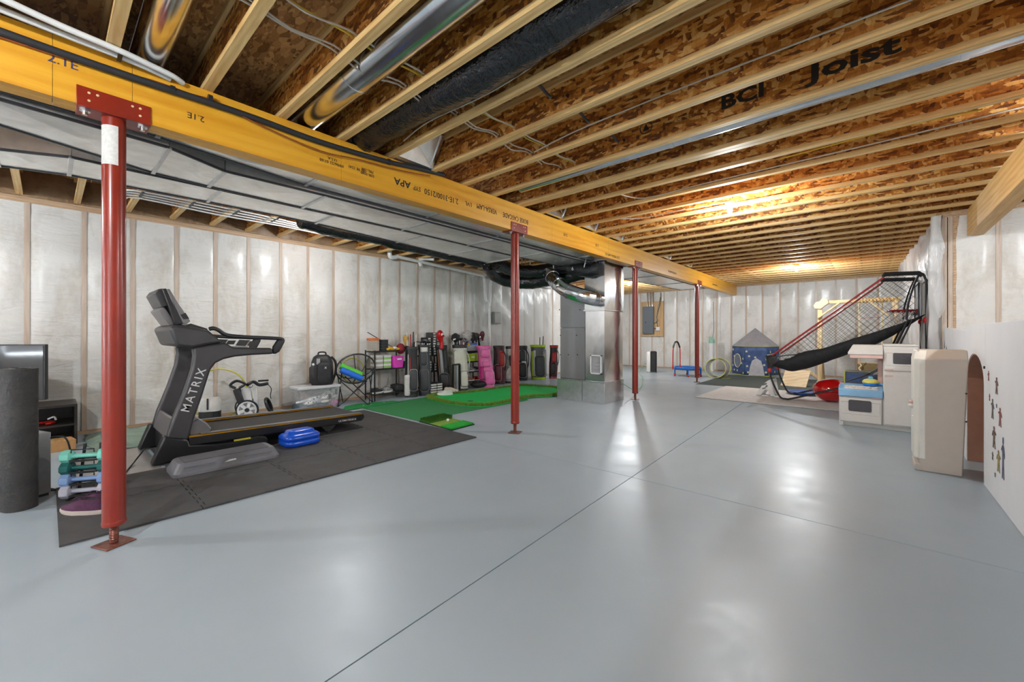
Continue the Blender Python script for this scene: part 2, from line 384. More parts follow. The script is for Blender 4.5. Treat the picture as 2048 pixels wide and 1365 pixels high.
wj = thing('wall_jog', kind='structure', loc=(1.5, YJ, 0), world=True)
batt_wall(wj, (0, YJ, 0), (1, 0, 0), (0, -1, 0), XR, 3.2, 0, 2.93, [XR+.02, XR+.075, 1.26, 1.75, 2.24], 5.5, BATT2)
wr = thing('wall_right', kind='structure', loc=(XR, 12, 0), world=True)
batt_wall(wr, (XR, 0, 0), (0, 1, 0), (-1, 0, 0), YJ, YF, 0, 2.93, [YJ+.3+.47*i for i in range(16)], 6.5, BATT2)
# loose poly sheet hanging over the side wall, gathered at the jog corner
def sheet(p, q):
    y = YJ-.02+(YF-YJ-.1)*p; z = .02+2.95*q
    off = .05+.05*nz(y*2.1, z*.5)+.025*math.sin(y*9+nz(z, y)*4)*(1-.3*q)+.16*p*q+.05*nz(y*4, z*2.2)
    return Vector((XR-max(.035, off), y, z))
MB().grid(sheet, 70, 30).build('vapour_sheet', FILM, wr, smooth=True, angle=180)
def sheet2(p, q):
    z = .02+2.9*q; a = p*2.2
    return Vector((XR-.03-.05*math.sin(a*3+z*2+nz(z*2, p)*3)-.07*math.sin(p*math.pi), YJ-.01+.16*(p-.35)+.02*nz(z*3, p*4), z))
MB().grid(sheet2, 16, 40).build('vapour_sheet', FILM, wr, smooth=True, angle=180)
# sheet over the left wall beside the furnace
def sheet3(p, q):
    y = 7.15+3.3*p; z = .02+2.72*q; d = nz((y+z*.7)*3.2, (y-z)*1.1)
    return Vector((XL+.055+.035*d+.03*nz(y*1.3, z*1.1, 4), y, z))
MB().grid(sheet3, 70, 60).build('vapour_sheet', film('poly_film_taut', (.92, .92, .9), .42, .22, 7), wl, smooth=True, angle=180)
# unseen walls behind the camera
wb = thing('wall_back', kind='structure', loc=(-2, YB, 0), world=True)
wx = [XL-.1]+[v for w in sorted(FILL_WINDOWS) for v in w[:2]]+[3.3]
for i in range(0, len(wx), 2): MB().box(wx[i], wx[i+1], YB-.1, YB, 0, 3.3).build('wall_panel', BATT, wb)
for n_, (a, b_, c, d, e) in enumerate(FILL_WINDOWS):
    MB().box(a, b_, YB-.1, YB, 0, c).build('wall_panel', BATT, wb); MB().box(a, b_, YB-.1, YB, d, 3.3).build('wall_panel', BATT, wb)
    wd_ = thing('window_%d' % (n_+1), kind='structure', loc=((a+b_)/2, YB-.05, c), world=True)  # invented window, there only to frame its fill light
    for k in range(3): x = a+(b_-a)*k/2; MB().box(x-.03, x+.03, YB-.09, YB-.01, c, d).build('frame_post', PVC, wd_)
    MB().box(a, b_, YB-.09, YB-.01, c, c+.05).build('frame_rail', PVC, wd_); MB().box(a, b_, YB-.09, YB-.01, d-.05, d).build('frame_rail', PVC, wd_)
    ld = bpy.data.lights.new('daylight', 'AREA'); ld.shape = 'RECTANGLE'; ld.size = b_-a-.1; ld.size_y = d-c-.1; ld.energy = e; ld.color = (.80, .90, 1)  # area lamp added as fill, set just inside the made-up opening
    lo = bpy.data.objects.new('daylight', ld); COL.objects.link(lo); lo.location = ((a+b_)/2, YB+.02, (c+d)/2); lo.rotation_euler = (R(90), 0, R(180)); lo.parent = None
wr2 = thing('wall_side', kind='structure', loc=(3.2, 2, 0), world=True)
MB().box(3.2, 3.3, YB, YJ+.2, 0, 3.3).build('wall_panel', BATT, wr2)
# ------------------------------------------------------------ main beam
BX0, BX1, BZ0, BZ1 = -3.54, -3.40, 2.60, 2.945
beam = thing('support_beam', 'long amber laminated timber beam carried on the red steel posts', 'beam', (-3.47, 5, BZ0), world=True)
segs = [YB+.1, .02, .345, 1.66, 4.74, 6.4, 8.1, 11.2, YF-.05]
for a, b in zip(segs, segs[1:]):
    for i in range(3):
        w = (BX1-BX0)/3; MB().box(BX0+w*i+.0006, BX0+w*(i+1)-.0006, a+.001, b-.001, BZ0, BZ1-.001).build('ply', LVL, beam)
def btext(body, px, py, size, **kw):
    p = FX(px, py, BX1+.0012); text(body, size, INK, beam, p, (0, -1, 0), (0, 0, -1), 'print', **kw)
text('2.1E', .07, mat('pencil_violet', (.05, .04, .14), .7, var=0), beam, FX(126, 124, BX1+.0012), (0, 1, 0), (0, 0, 1), 'print')
btext('2.1E', 392, 234, .055); btext('2.1E', 1131, 470, .06); btext('2.1E', 1194, 491, .06)
btext('APA', 805, 366, .09, bold=.0015, sx=1.1); btext('SYP', 834, 377, .065, sx=.9); btext('2.1E-3100/2150', 884, 393, .085, sx=.85)
btext('LVL', 937, 408, .065); btext('VERSA-LAM', 974, 418, .085, sx=.78); btext('BOISE CASCADE', 1032, 437, .085, sx=.8)
for (x, y, n, w) in ((664, 322, 2, .16), (735, 345, 3, .2), (715, 338, 1, .1), (1225, 512, 1, .4), (1345, 545, 1, .5), (1430, 570, 1, .6)):
    btext({2: '09/06/22 07:00\nU.S.A.', 3: 'ESR-1040\nPRL-266', 1: '180 98 1241' if w < .2 else '2.1E VERSA-LAM LVL'}[n], x, y, .034 if w < .3 else .06)
rb = thing('header_beam', 'pale laminated header beam running overhead into the insulated right wall', 'beam', (1.05, 3, 2.60), world=True)
for i in range(3):
    MB().box(.98+.05*i+.0005, 1.03+.05*i-.0005, -1, YJ-.02, 2.60, ZJ-.001).build('ply', LVLR, rb)
# ------------------------------------------------------------ posts
def make_post(label):
    r = thing('steel_post', label, 'post', (0, 0, 0), group='red steel posts under the beam')
    MB().cyl((0, 0, .125), (0, 0, BZ0-.012), .055, 28).build('shaft', RED, r, smooth=True)
    MB().lathe([(.055, .12), (.058, .125), (.058, .14), (.055, .15)], seg=28).build('shaft_end', RED, r, smooth=True)
    j = MB().cyl((0, 0, .012), (0, 0, .125), .021, 16)
    for i in range(8): j.lathe([(.021, .03+i*.01), (.0235, .034+i*.01), (.021, .038+i*.01)], seg=14)
    j.build('screw_jack', mat('rusty_red_steel', srgb(128, 78, 66), .35, .5, var=.35, scale=30), r, smooth=True)
    b = MB().cbox((0, 0, .005), (.15, .15, .008), Matrix.Rotation(R(24), 3, 'Z'))
    b.build('base_plate', MATS['rusty_red_steel'], r, bevel=.002)
    c = MB().box(-.082, .082, -.16, .16, BZ0-.012, BZ0-.001)
    c.build('bearing_plate', RED, r, bevel=.002)
    for s in (1, -1):
        MB().box(s*.071-(.0 if s > 0 else .008), s*.071+(.008 if s > 0 else 0), -.16, .16, BZ0-.012, BZ0+.105).build('cap_flange', RED, r, bevel=.002)
    for s in (-1, 1):
        MB().cyl((.04, s*.125, BZ0-.045), (.04, s*.125, BZ0-.012), .012, 8).cyl((.04, s*.125, BZ0-.024), (.04, s*.125, BZ0-.012), .026, 6).build('bolt', CHROME, r)
        for (yy, zz) in ((.11, .03), (.11, .075), (.075, .075)):
            MB().cyl((.079, s*yy, BZ0+zz), (.0815, s*yy, BZ0+zz), .007, 8).build('nail_hole', mat('nail_gold', (.75, .55, .3), .4, var=.1), r)
    return r
p1 = make_post('nearest and tallest looking red steel post, in front of the treadmill')
plocs = [(-3.47, .27), (-3.47, 4.015), (-3.47, 7.624), (-3.47, 11.437)]
plabs = ['', 'red steel post rising in front of the golf bags and putting green', 'red steel post beside the silver furnace plenum', 'farthest and thinnest looking red steel post, by the mini trampoline']
p1.location = (*plocs[0], 0)
for l, t in zip(plocs[1:], plabs[1:]): copy_tree(p1, (*l, 0), 0, t)
sp = MB(); 
for i in range(7):
    pass
st = MB().grid(lambda p, q: Vector((.0562*math.cos(R(-80+95*p)), .0562*math.sin(R(-80+95*p)), BZ0-.30+.235*q)), 10, 2).build('paper_label', mat('label_paper', (.75, .75, .72), .6, var=.12, scale=60), p1, smooth=True, angle=180)
# ------------------------------------------------------------ sheet-metal trunk ducts beside the beam
def duct(label, secs, zb, zt, creases=(), m=None):
    # secs: list of (y, x_right, x_left); built as sections joined by standing seams
    r = thing('trunk_duct', label, 'duct', (secs[0][1], secs[0][0], zb), world=True)
    for i, ((ya, ra, la), (yb, rb_, lb)) in enumerate(zip(secs, secs[1:])):
        b = MB(); g_ = .002
        lo = [Vector((la, ya+g_, zb)), Vector((ra, ya+g_, zb)), Vector((rb_, yb-g_, zb)), Vector((lb, yb-g_, zb))]
        hi = [Vector((p.x, p.y, zt)) for p in lo]
        c = sum(lo, Vector())/4; c.z -= .010
        b.add(lo+hi+[c], [(0, 1, 8), (1, 2, 8), (2, 3, 8), (3, 0, 8), (4, 7, 6, 5), (0, 4, 5, 1), (1, 5, 6, 2), (2, 6, 7, 3), (3, 7, 4, 0)])
        b.build('duct_section', m or GALVD, r)
        MB().box(lb-.004, rb_+.004, yb-.014, yb+.014, zb-.012, zb+.004).build('seam', GALV, r, bevel=.002)
        for s in (-1, 1):
            MB().bar((la+.03 if s < 0 else ra-.03, yb-.1, zt-.01), (la+.03 if s < 0 else ra-.03, yb-.1, ZJ), .03, .003).build('hanger', GALV, r)
            MB().bar((ra-.002 if s > 0 else la+.002, ya, zb+.0), (rb_-.002 if s > 0 else lb+.002, yb, zb+.0), .014, .018).build('edge_rib', DKGREY, r)
    return r
duct('sheet metal trunk duct running right alongside the amber beam', [(-3.5, -3.57, -3.60), (-.6, -3.57, -3.62), (.5, -3.57, -3.68), (1.55, -3.57, -3.86), (2.9, -3.57, -3.86), (4.1, -3.57, -3.88), (6.2, -3.57, -3.88), (6.68, -3.57, -3.88)], 2.64, 2.9)
duct('middle sheet metal trunk duct with creased tapering panels', [(-3.5, -3.66, -4.05), (-.3, -3.66, -4.08), (.57, -3.72, -4.40), (.95, -3.92, -4.43), (1.75, -3.89, -4.44), (2.95, -3.89, -4.44), (4.1, -3.9, -4.48), (5.3, -3.9, -4.5), (6.68, -3.9, -4.5)], 2.60, 2.86)
duct('outer sheet metal trunk duct nearest the left wall', [(-3.5, -4.7, -5.2), (-.25, -4.68, -5.12), (.12, -4.47, -4.98), (1.05, -4.46, -4.95), (2.1, -4.46, -4.95), (3.3, -4.46, -5.1), (4.4, -4.5, -5.25), (5.35, -4.52, -5.32)], 2.60, 2.84)
duct('far trunk duct beyond the furnace, behind the beam', [(7.6, -3.6, -4.5), (9.2, -3.6, -4.5), (10.9, -3.62, -4.4), (12.6, -3.62, -4.3)], 2.62, 2.88)
# dark hangers under the gap
# round ducts between the joists
def round_duct(label, i, xa, xb, r_, yoff=0, zc=None):
    yc = J0+JS*i+.2645+yoff; zc = zc or ZJ+.01+r_
    o = thing('round_duct', label, 'duct', (xa, yc, zc), world=True)
    n = max(1, int((xb-xa)/1.4)); L = (xb-xa)/n
    for k in range(n):
        MB().cyl((xa+L*k, yc, zc), (xa+L*(k+1)-.004, yc, zc), r_, 28).build('pipe_length', GALVS, o, smooth=True)
        MB().tube([(xa+L*(k+1)-.02, yc, zc), (xa+L*(k+1)+.02, yc, zc)], r_+.004, 28).build('joint_collar', GALVS, o, smooth=True)
round_duct('silver round duct between joists, above the beam left of the black wrapped duct', 1, -4.3, 2.2, .125, -.03)
round_duct('slim silver pipe tucked along a joist right of the beam centre', 6, -3.1, 2.2, .065, -.10, ZJ+.075)
round_duct('short silver round duct at the top left corner above the beam', -1, -4.0, 1.5, .09, -.06)
# black wrapped flexible duct
BLKFILM = mat('black_duct_wrap', (.010, .011, .014), .2, var=.4, scale=8, bmp=.9, bscale=22, bdist=.02, spec=.6)
def wrapped(label, pts, rad, name='flex_duct', seg=18, crease=.06, n=7, hang=True):
    P_ = smooth_path(pts, n); o = thing(name, label, 'duct', P_[0], world=True)
    rr = [rad*(1+crease*nz(i*1.9, rad*7)) for i in range(len(P_))]
    b = MB().tube(P_, rr, seg)
    b.v = [tuple(Vector(v)+Vector((nz(v[0]*9, v[1]*9, v[2]*9), nz(v[1]*9, v[0]*8, 3), nz(v[2]*8, v[0]*9, v[1]*9)))*.018) for v in b.v]
    b.build('wrap', BLKFILM, o, smooth=True, angle=60)
    if hang:
        for q in P_[3::6]: MB().bar(q, (q.x, q.y, ZJ), .03, .003).build('hanger', GALV, o)
    return o
yb = J0+JS*2+.2645
fd = wrapped('black wrapped flexible duct sagging between joists over the beam', [(-3.9, yb-.02, ZJ+.16), (-3.3, yb-.03, ZJ+.13), (-2.7, yb-.01, ZJ+.15), (-2.1, yb, ZJ+.12), (-1.5, yb+.01, ZJ+.14), (-1.0, yb, ZJ+.16), (-.4, yb, ZJ+.17), (.6, yb, ZJ+.16), (1.8, yb, ZJ+.16)], .155, hang=False)
# flattened black wrap along the outer duct edge and the heavy runs towards the furnace
wrapped('long flat black wrapped duct along the outer edge of the trunk duct', [FZ(600, 441, 2.66), FZ(660, 460, 2.63), FZ(735, 474, 2.66), FZ(800, 489, 2.63), FZ(880, 507, 2.66), FZ(935, 520, 2.64), FZ(962, 527, 2.62)], .085)
wrapped('thick black flexible duct looping down from the trunk duct towards the furnace', [(-5.6, 5.7, 2.66), (-5.85, 6.15, 2.52), (-5.75, 6.6, 2.42), (-5.45, 6.8, 2.40), (-5.0, 6.85, 2.43), (-4.6, 6.85, 2.44), (-4.15, 6.9, 2.5), (-3.75, 7.0, 2.56)], .15)
f6 = wrapped('second black flexible duct lying above the first near the furnace', [(-5.3, 5.6, 2.62), (-5.35, 6.2, 2.56), (-5.0, 6.55, 2.55), (-4.6, 6.62, 2.6), (-4.2, 6.62, 2.52), (-3.9, 6.64, 2.46), (-3.72, 6.66, 2.5)], .125)
text('6', .1, WHITE, f6, FY(1145, 538, 6.47), (1, 0, 0), (0, 0, 1), 'painted_digit')
strapm = mat('white_strap', (.75, .74, .7), .5, var=.05)
for i, (px, py, py2) in enumerate(((1050, 505, 552), (1105, 495, 538), (1174, 510, 535))):
    a = FY(px, py, 6.42); b_ = FY(px+(2 if i < 2 else -6), py2, 6.42)
    s = MB().bar(a, b_, .022, .004).build('hanger_strap', strapm); tag(s, ['white strap holding the black duct left of the second post', 'white strap looped around the black ducts right of the second post', 'white strap hanging nearest the silver plenum'][i], 'strap')
# ------------------------------------------------------------ furnace
fu = thing('furnace', 'grey furnace cabinet with tall silver return plenum on a metal base', 'furnace', (-4.2, 7.1, 0), world=True)
FG = mat('furnace_grey', srgb(138, 138, 140), .42, .2, var=.06, scale=3)
bs = MB().box(-4.70, -3.65, 6.72, 7.5, 0, .385).build('base_box', GALVB, fu, bevel=.004)
MB().box(-4.71, -3.64, 6.71, 7.51, .385, .40).build('base_rim', GALVS, bs, bevel=.003)
MB().box(-4.122, -4.118, 6.715, 6.722, .01, .385).build('seam', DKGREY, bs)
cb = MB().box(-4.72, -4.14, 6.86, 7.42, .40, 1.40).build('cabinet', FG, fu, bevel=.006)
MB().box(-4.72, -4.14, 6.86, 7.42, 1.415, 2.17).build('coil_case', FG, fu, bevel=.006)
MB().box(-4.70, -4.16, 6.88, 7.40, 1.40, 1.415).build('gap_band', mat('pale_seal', (.4, .4, .4), .6, var=.05), fu)
MB().box(-4.14, -4.06, 6.90, 7.42, .40, 2.10).build('filter_slot', BLACK, fu)  # black box put in for the shaded gap between cabinet and plenum
for (px, py) in ((1121, 671), (1153, 671), (1121, 710), (1137, 710), (1155, 710), (1119, 620), (1160, 620)):
    p = FY(px, py, 6.86); MB().cyl(p, p+Vector((0, -.006, 0)), .012, 8).build('screw', BLACK, cb)
def crease_box(name, x0, x1, y0, y1, z0, z1, parent, m, d=.014):
    b = MB(); c8 = [(x, y, z) for z in (z0, z1) for y in (y0, y1) for x in (x0, x1)]
    cf = ((x0+x1)/2, y0-d*.3, (z0+z1)/2); cr = (x1+d, (y0+y1)/2, (z0+z1)/2)
    b.add(c8+[cf, cr], [(0, 1, 8), (1, 5, 8), (5, 4, 8), (4, 0, 8), (1, 3, 9), (3, 7, 9), (7, 5, 9), (5, 1, 9), (2, 6, 7, 3), (0, 4, 6, 2), (0, 2, 3, 1), (4, 5, 7, 6)])
    return b.build(name, m, parent)
pl = crease_box('lower_plenum', -4.06, -3.66, 6.74, 7.47, .40, 1.72, fu, GALVS)
crease_box('upper_plenum', -4.07, -3.65, 6.73, 7.48, 1.735, 2.62, fu, GALVS)
MB().box(-4.09, -3.635, 6.715, 7.495, 1.715, 1.74).build('plenum_flange', CHROME, fu, bevel=.003)
for x, y in ((-3.65, 6.735), (-3.65, 7.475)):
    MB().box(x-.09 if y < 7 else x-.012, x+.006, y-.006, y+.09 if y < 7 else y+.004, 1.76, 2.5).build('corner_cleat', CHROME, fu) if y > 7 else MB().box(x-.10, x-.01, y-.008, y-.003, 1.76, 2.45).build('corner_cleat', CHROME, fu)
ga = FY(1181, 748, 6.73); gb = FY(1203, 711, 6.73)
gr = MB()
for (x0, x1, z0, z1) in ((ga.x, ga.x+.02, ga.z, gb.z), (gb.x-.02, gb.x, ga.z, gb.z), (ga.x, gb.x, ga.z, ga.z+.02), (ga.x, gb.x, gb.z-.02, gb.z)): gr.box(x0, x1, 6.715, 6.735, z0, z1)
gf = gr.build('return_grille', WHITE, fu)
for k in range(13):
    z = ga.z+.03+k*(gb.z-ga.z-.05)/12; MB().bar(((ga.x+gb.x)/2-.085, 6.727, z), ((ga.x+gb.x)/2+.085, 6.727, z), .012, .004, up=(0, -.6, 1)).build('slat', WHITE, gf)
MB().box(ga.x+.015, gb.x-.015, 6.731, 6.736, ga.z+.015, gb.z-.015).build('grille_back', MIDGREY, gf)
# silver segmented elbow
ep = smooth_path([(-3.78, 6.74, 1.93), (-3.8, 6.55, 1.94), (-4.0, 6.42, 2.0), (-4.3, 6.40, 2.12), (-4.55, 6.45, 2.3), (-4.72, 6.55, 2.44), (-4.8, 6.62, 2.52)], 3)
el = thing('elbow_duct', 'shiny silver segmented elbow duct joining the plenum', 'duct', ep[0], world=True)
MB().tube(ep, .135, 24).build('elbow', GALVS, el, smooth=True, angle=12)
for k in range(2, len(ep)-1, 3):
    t = (ep[k+1]-ep[k-1]).normalized(); MB().tube([ep[k]-t*.012, ep[k]+t*.012], .141, 24).build('bead', CHROME, el, smooth=True)
k = 10; MB().sph(ep[k]+Vector((.0, -.13, .02)), (.05, .02, .05), 10, 6).build('cap', GALVS, el, smooth=True)
# ------------------------------------------------------------ pipes and cables
COPPER = mat('copper', srgb(190, 110, 70), .3, .9, var=.15); FOAMB = mat('black_foam', (.02, .02, .024), .7, var=.15, bmp=.3)
def run(name, label, cat, pts, r_, m, n=5, seg=8, group=None):
    P_ = smooth_path(pts, n); o = MB().tube(P_, r_, seg).build(name, m, None, smooth=True, angle=60)
    return tag(o, label, cat, group)
xi = BX1+.026
run('insulated_line', 'black foam insulated refrigerant line strapped along the amber beam', 'pipe', [FX(-40, 50, xi), FX(0, 63, xi), FX(110, 102, xi), FX(250, 150, xi), FX(340, 180, xi), FX(420, 206, xi), FX(520, 240, xi), FX(640, 284, xi), FX(770, 322, xi), FX(840, 338, xi), FX(888, 350, xi)], .021, FOAMB, 4, 12)
run('copper_line', 'thin copper line sagging below the black insulated line', 'pipe', [FX(-40, 62, xi-.012), FX(0, 74, xi-.012), FX(150, 122, xi-.012), FX(300, 160, xi-.012), FX(380, 188, xi), FX(430, 203, xi), FX(520, 250, xi), FX(640, 302, xi), FX(720, 320, xi), FX(800, 341, xi), FX(860, 352, xi)], .006, COPPER, 4)
for q, (px, py) in enumerate(((420, 198), (345, 180), (778, 324))):
    c = FX(px, py, xi); s = MB().tube([c+Vector((0, -.012, 0)), c+Vector((0, .012, 0))], .027, 10).build('pipe_tie', BLACK, None, smooth=True); tag(s, ['black plastic tie on the insulated line under the third joist', 'wrapped tape band on the insulated line near the nearest post', 'black band on the insulated line above the beam lettering'][q], 'pipe clip')
zc = 2.925
run('conduit_pipe', 'upper white plastic pipe above the beam at the top left', 'pipe', [FZ(-60, -28, zc), FZ(0, -4, zc), FZ(120, 51, zc), FZ(245, 104, zc), FZ(300, 130, zc), FZ(345, 152, zc), FZ(365, 166, zc)], .017, PVC, 4, 10)
run('conduit_pipe', 'lower white plastic pipe above the beam at the top left', 'pipe', [FZ(-60, -4, zc), FZ(0, 18, zc), FZ(120, 66, zc), FZ(235, 111, zc), FZ(290, 134, zc), FZ(340, 158, zc)], .017, PVC, 4, 10)
c = FZ(240, 108, zc); tag(MB().bar(c+Vector((.03, 0, -.012)), c+Vector((-.06, 0, -.012)), .02, .014).build('pipe_clip', BLACK), 'black clip holding the two white pipes over the beam', 'pipe clip')
for k in range(4):
    a = FZ(268+k*3, 381+k*5, 2.92); b_ = FZ(430, 412+k*5.5, 2.92); c = FZ(560, 439+k*4.2, 2.92); d = FZ(655, 462+k*3, 2.92)
    run('water_line', ['white water line closest to the ducts, clipped under joists', 'second white water line from the ducts under the joists', 'third white water line from the ducts under the joists', 'white water line closest to the left wall under joists'][k], 'pipe', [a+Vector((-.2, -.1, 0)), a, b_, c, d, d+Vector((0, .3, 0))], .011, PVC, 3, 8, 'white water lines under the joists')
for q, i in enumerate((0, 1, 2, 3)):
    a = FZ(270+q*0, 381, 2.92); y_ = J0+JS*i+.03; x_ = a.x-.05
    tag(MB().box(x_-.16, x_+.1, y_-.012, y_+.012, 2.902, 2.91).build('pipe_strap', BLACK), ['black strap under the white water lines nearest the big red post', 'second black strap under the white water lines', 'third black strap under the white water lines', 'farthest black strap under the white water lines'][q], 'pipe clip')
# drain pipe on the left wall
xd = XL+.16
run('drain_pipe', 'white drain pipe along the top of the left insulated wall', 'pipe', [FX(792, 513, xd), FX(850, 526, xd), FX(960, 551, xd), FX(966, 554, xd), FX(969, 562, xd), FX(971, 600, xd), FX(978, 612, xd), FX(979, 700, xd)], .036, PVC, 5, 12)
run('drain_pipe', 'white vent pipe dropping beside the drain pipe behind the furnace', 'pipe', [FX(1108, 577, xd), FX(1030, 562, xd), FX(990, 556, xd), FX(984, 558, xd), FX(981, 566, xd), FX(980, 600, xd), FX(979, 612, xd)], .034, PVC, 5, 12)
run('pipe_elbow', 'short white pipe elbow at the near end of the drain pipe', 'pipe', [FX(779, 505, xd)+Vector((.03, 0, .06)), FX(779, 505, xd), FX(781, 514, xd), FX(789, 515, xd), FX(796, 513, xd)], .045, PVC, 4, 12)
run('pipe_elbow', 'curved white pipe branch rising from the drain pipe to the joists', 'pipe', [FX(868, 519, xd+.2), FX(858, 518, xd+.12), FX(846, 518, xd+.05), FX(839, 521, xd), FX(842, 532, xd)], .040, PVC, 4, 12)
a = FX(985, 648, XL+.1); b_ = FX(999, 625, XL+.1)
eb = thing('junction_box', 'small grey electrical box on the plastic covered left wall', 'electrical box', (XL+.05, a.y, a.z), world=True)
MB().box(XL+.06, XL+.16, a.y, b_.y, a.z, b_.z).build('box', mat('box_grey', srgb(150, 150, 146), .45, .2, var=.06), eb, bevel=.008)
MB().box(XL+.16, XL+.17, a.y+.02, b_.y-.02, a.z+.02, b_.z-.02).build('cover', MATS['box_grey'], eb, bevel=.004)
# romex runs through the webs
YEL = mat('yellow_cable', srgb(214, 182, 60), .45, var=.05); WCB = mat('white_cable', srgb(206, 196, 180), .45, var=.06)
zc = 3.03
yc = [FZ(838, 150, zc), FZ(937, 203, zc)]; xc = sum(p.x for p in yc)/2
def through(x, ya, yb_, z, sag, seed):
    out = []; i0 = int((ya-J0)/JS)
    y = ya
    while y < yb_:
        out.append(Vector((x+.02*nz(y, seed), y, z)));
        out.append(Vector((x+.03*nz(y+5, seed), y+JS/2, z-sag*(1+nz(y*2, seed))))); y += JS
    return out
run('cable', 'yellow cable threaded through the joists above the beam', 'cable', through(xc, .2, 3.6, zc, .02, 1), .0065, YEL, 3, 6)
run('cable', 'upper white cable beside the yellow cable through the joists', 'cable', through(xc+.03, .2, 3.6, zc-.005, .025, 2), .0065, WCB, 3, 6)
run('cable', 'lower white cable drooping through the joists left of the yellow cable', 'cable', through(xc-.16, .2, 3.6, zc, .04, 3), .0065, WCB, 3, 6)
run('cable', 'lowest white cable looping between the joists', 'cable', through(xc-.19, .2, 3.2, zc-.005, .05, 4), .0065, WCB, 3, 6)
run('cable', 'white cable running along the joist face left of the brand lettering', 'cable', [Vector((xc-.1, J0+JS*5-.02, 3.0)), Vector((xc+.3, J0+JS*5-.04, 3.03)), Vector((-1.6, J0+JS*5-.03, 3.05)), Vector((-.8, J0+JS*5-.03, 3.06)), Vector((.6, J0+JS*5-.03, 3.05))], .0065, WCB, 5, 6)
run('cable', 'white cable sagging along the joist over the black wrapped duct', 'cable', [Vector((-3.1, J0+JS*3-.03, 2.99)), Vector((-2.7, J0+JS*3-.05, 3.02)), Vector((-2.0, J0+JS*3-.03, 3.0)), Vector((-1.2, J0+JS*3-.03, 3.05)), Vector((.4, J0+JS*3-.03, 3.08))], .006, WCB, 5, 6)
run('cable', 'pale cable along the joists leading to the near bulb', 'cable', [Vector((-2.3, J0+JS*8.3, 2.99)), Vector((-2.1, J0+JS*9-.03, 2.975)), Vector((-1.5, J0+JS*9-.03, 2.985)), Vector((-.9, J0+JS*9-.03, 2.99)), Vector((.3, J0+JS*9-.03, 3.0)), Vector((1.6, J0+JS*9-.03, 3.03))], .007, WCB, 5, 6)
run('cable', 'white cable feeding the near bulb from the left', 'cable', [Vector((-2.9, J0+JS*10.2, 3.0)), Vector((-2.5, J0+JS*10.6-.03, 2.96)), Vector((-1.9, J0+JS*10.5, 2.955)), Vector((-1.36, 5.66, 2.95))], .007, WCB, 5, 6)
run('cable', 'yellow cable along the joists on the right side of the ceiling', 'cable', [FZ(1560, 318, 2.985), FZ(1650, 294, 2.985), FZ(1800, 254, 2.985), FZ(1900, 232, 2.985), FZ(1965, 219, 2.985)], .007, YEL, 5, 6)
for q, (i, x) in enumerate(((3, -1.75), (4, -1.72), (5, -1.7), (6, -1.72))):
    y0 = J0+JS*i+.06
    run('hanger_wire', ['black strap end on the joist nearest the black wrapped duct', 'black strap end poking between joists beside the white cable', 'black strap end left of the brand lettering', 'black strap end next to the slim silver pipe'][q], 'strap', [(x, y0-.05, 3.09), (x+.01, y0+.06, 3.04), (x+.03, y0+.16, 2.985), (x+.05, y0+.19, 2.96)], .011, BLACK, 4, 6)
# sheet metal boots and foil scraps where the bays meet the beam
def boot(label, i, w, m=GALVS):
    y0 = J0+JS*i+.065; y1 = y0+JS-.07
    o = thing('duct_boot', label, 'duct', (-3.4, y0, ZJ), world=True)
    MB().add([(-3.52, y0, ZJ+.012), (-3.52, y1, ZJ+.012), (-3.36+w*.2, y1, ZJ+.012), (-3.36+w*.2, y0, ZJ+.012), (-3.5, y0, ZS-.02), (-3.5, y1, ZS-.02), (-3.3+w, y1, ZS-.02), (-3.3+w*.6, y0, ZS-.02)],
             [(0, 1, 2, 3), (4, 7, 6, 5), (0, 3, 7, 4), (1, 5, 6, 2), (2, 6, 7, 3), (0, 4, 5, 1)]).build('pan', m, o)
    MB().bar((-3.36+w*.2, y1-.02, ZJ+.01), (-3.3+w, y1-.02, ZS-.03), .03, .02).build('cleat', CHROME, o)
boot('pale sheet metal boot between joists at the beam beside the black duct', 3, .16, GALVD)
boot('silver foil boot on the beam top left of the second post', 8, .12)
boot('silver foil boot on the beam top above the second post', 10, .12)
boot('silver foil boot on the beam top right of the second post', 12, .12)
boot('silver foil boot on the beam top towards the third post', 17, .12)
boot('silver foil boot on the beam top past the third post', 20, .12)
# blocking on the beam top
for q, i in enumerate((7, 9, 11, 13)):
    y0 = J0+JS*i+.06; tag(MB().box(-3.50, -3.46, y0, y0+.04, ZJ, ZS-.001).build('squash_block', FLANGE), ['upright wood block on the beam before the second post', 'upright wood block on the beam over the second post', 'upright wood block on the beam after the second post', 'upright wood block on the beam midway to the third post'][q], 'wood block')
# brand lettering on a joist web
LT = JW(6)+.0235
def weblet(body, px, py, size, **kw):
    p = FY(px, py, LT); text(body, size, INK, ceiling, (p.x, LT, p.z), (1, 0, 0), (0, 0, 1), 'print', **kw)
weblet('BCI', 1484, 194, .15, sx=1.35, bold=.005); weblet('®', 1562, 157, .07); weblet('Joist', 1704, 119, .165, sx=1.62, bold=.005)
weblet('Boise Cascade', 1358, 239, .04, sx=1.2)
pp = FY(1292, 256, LT); tag2 = MB().tube([(pp.x+.055*math.cos(a*.2618), LT-.001, pp.z+.05*math.sin(a*.2618)) for a in range(24)], .004, 4, closed=True).prism([(pp.x-.03, LT-.001, pp.z-.025), (pp.x+.03, LT-.001, pp.z-.025), (pp.x, LT-.001, pp.z+.038)], (0, .0008, 0)).build('emblem', INK, ceiling)
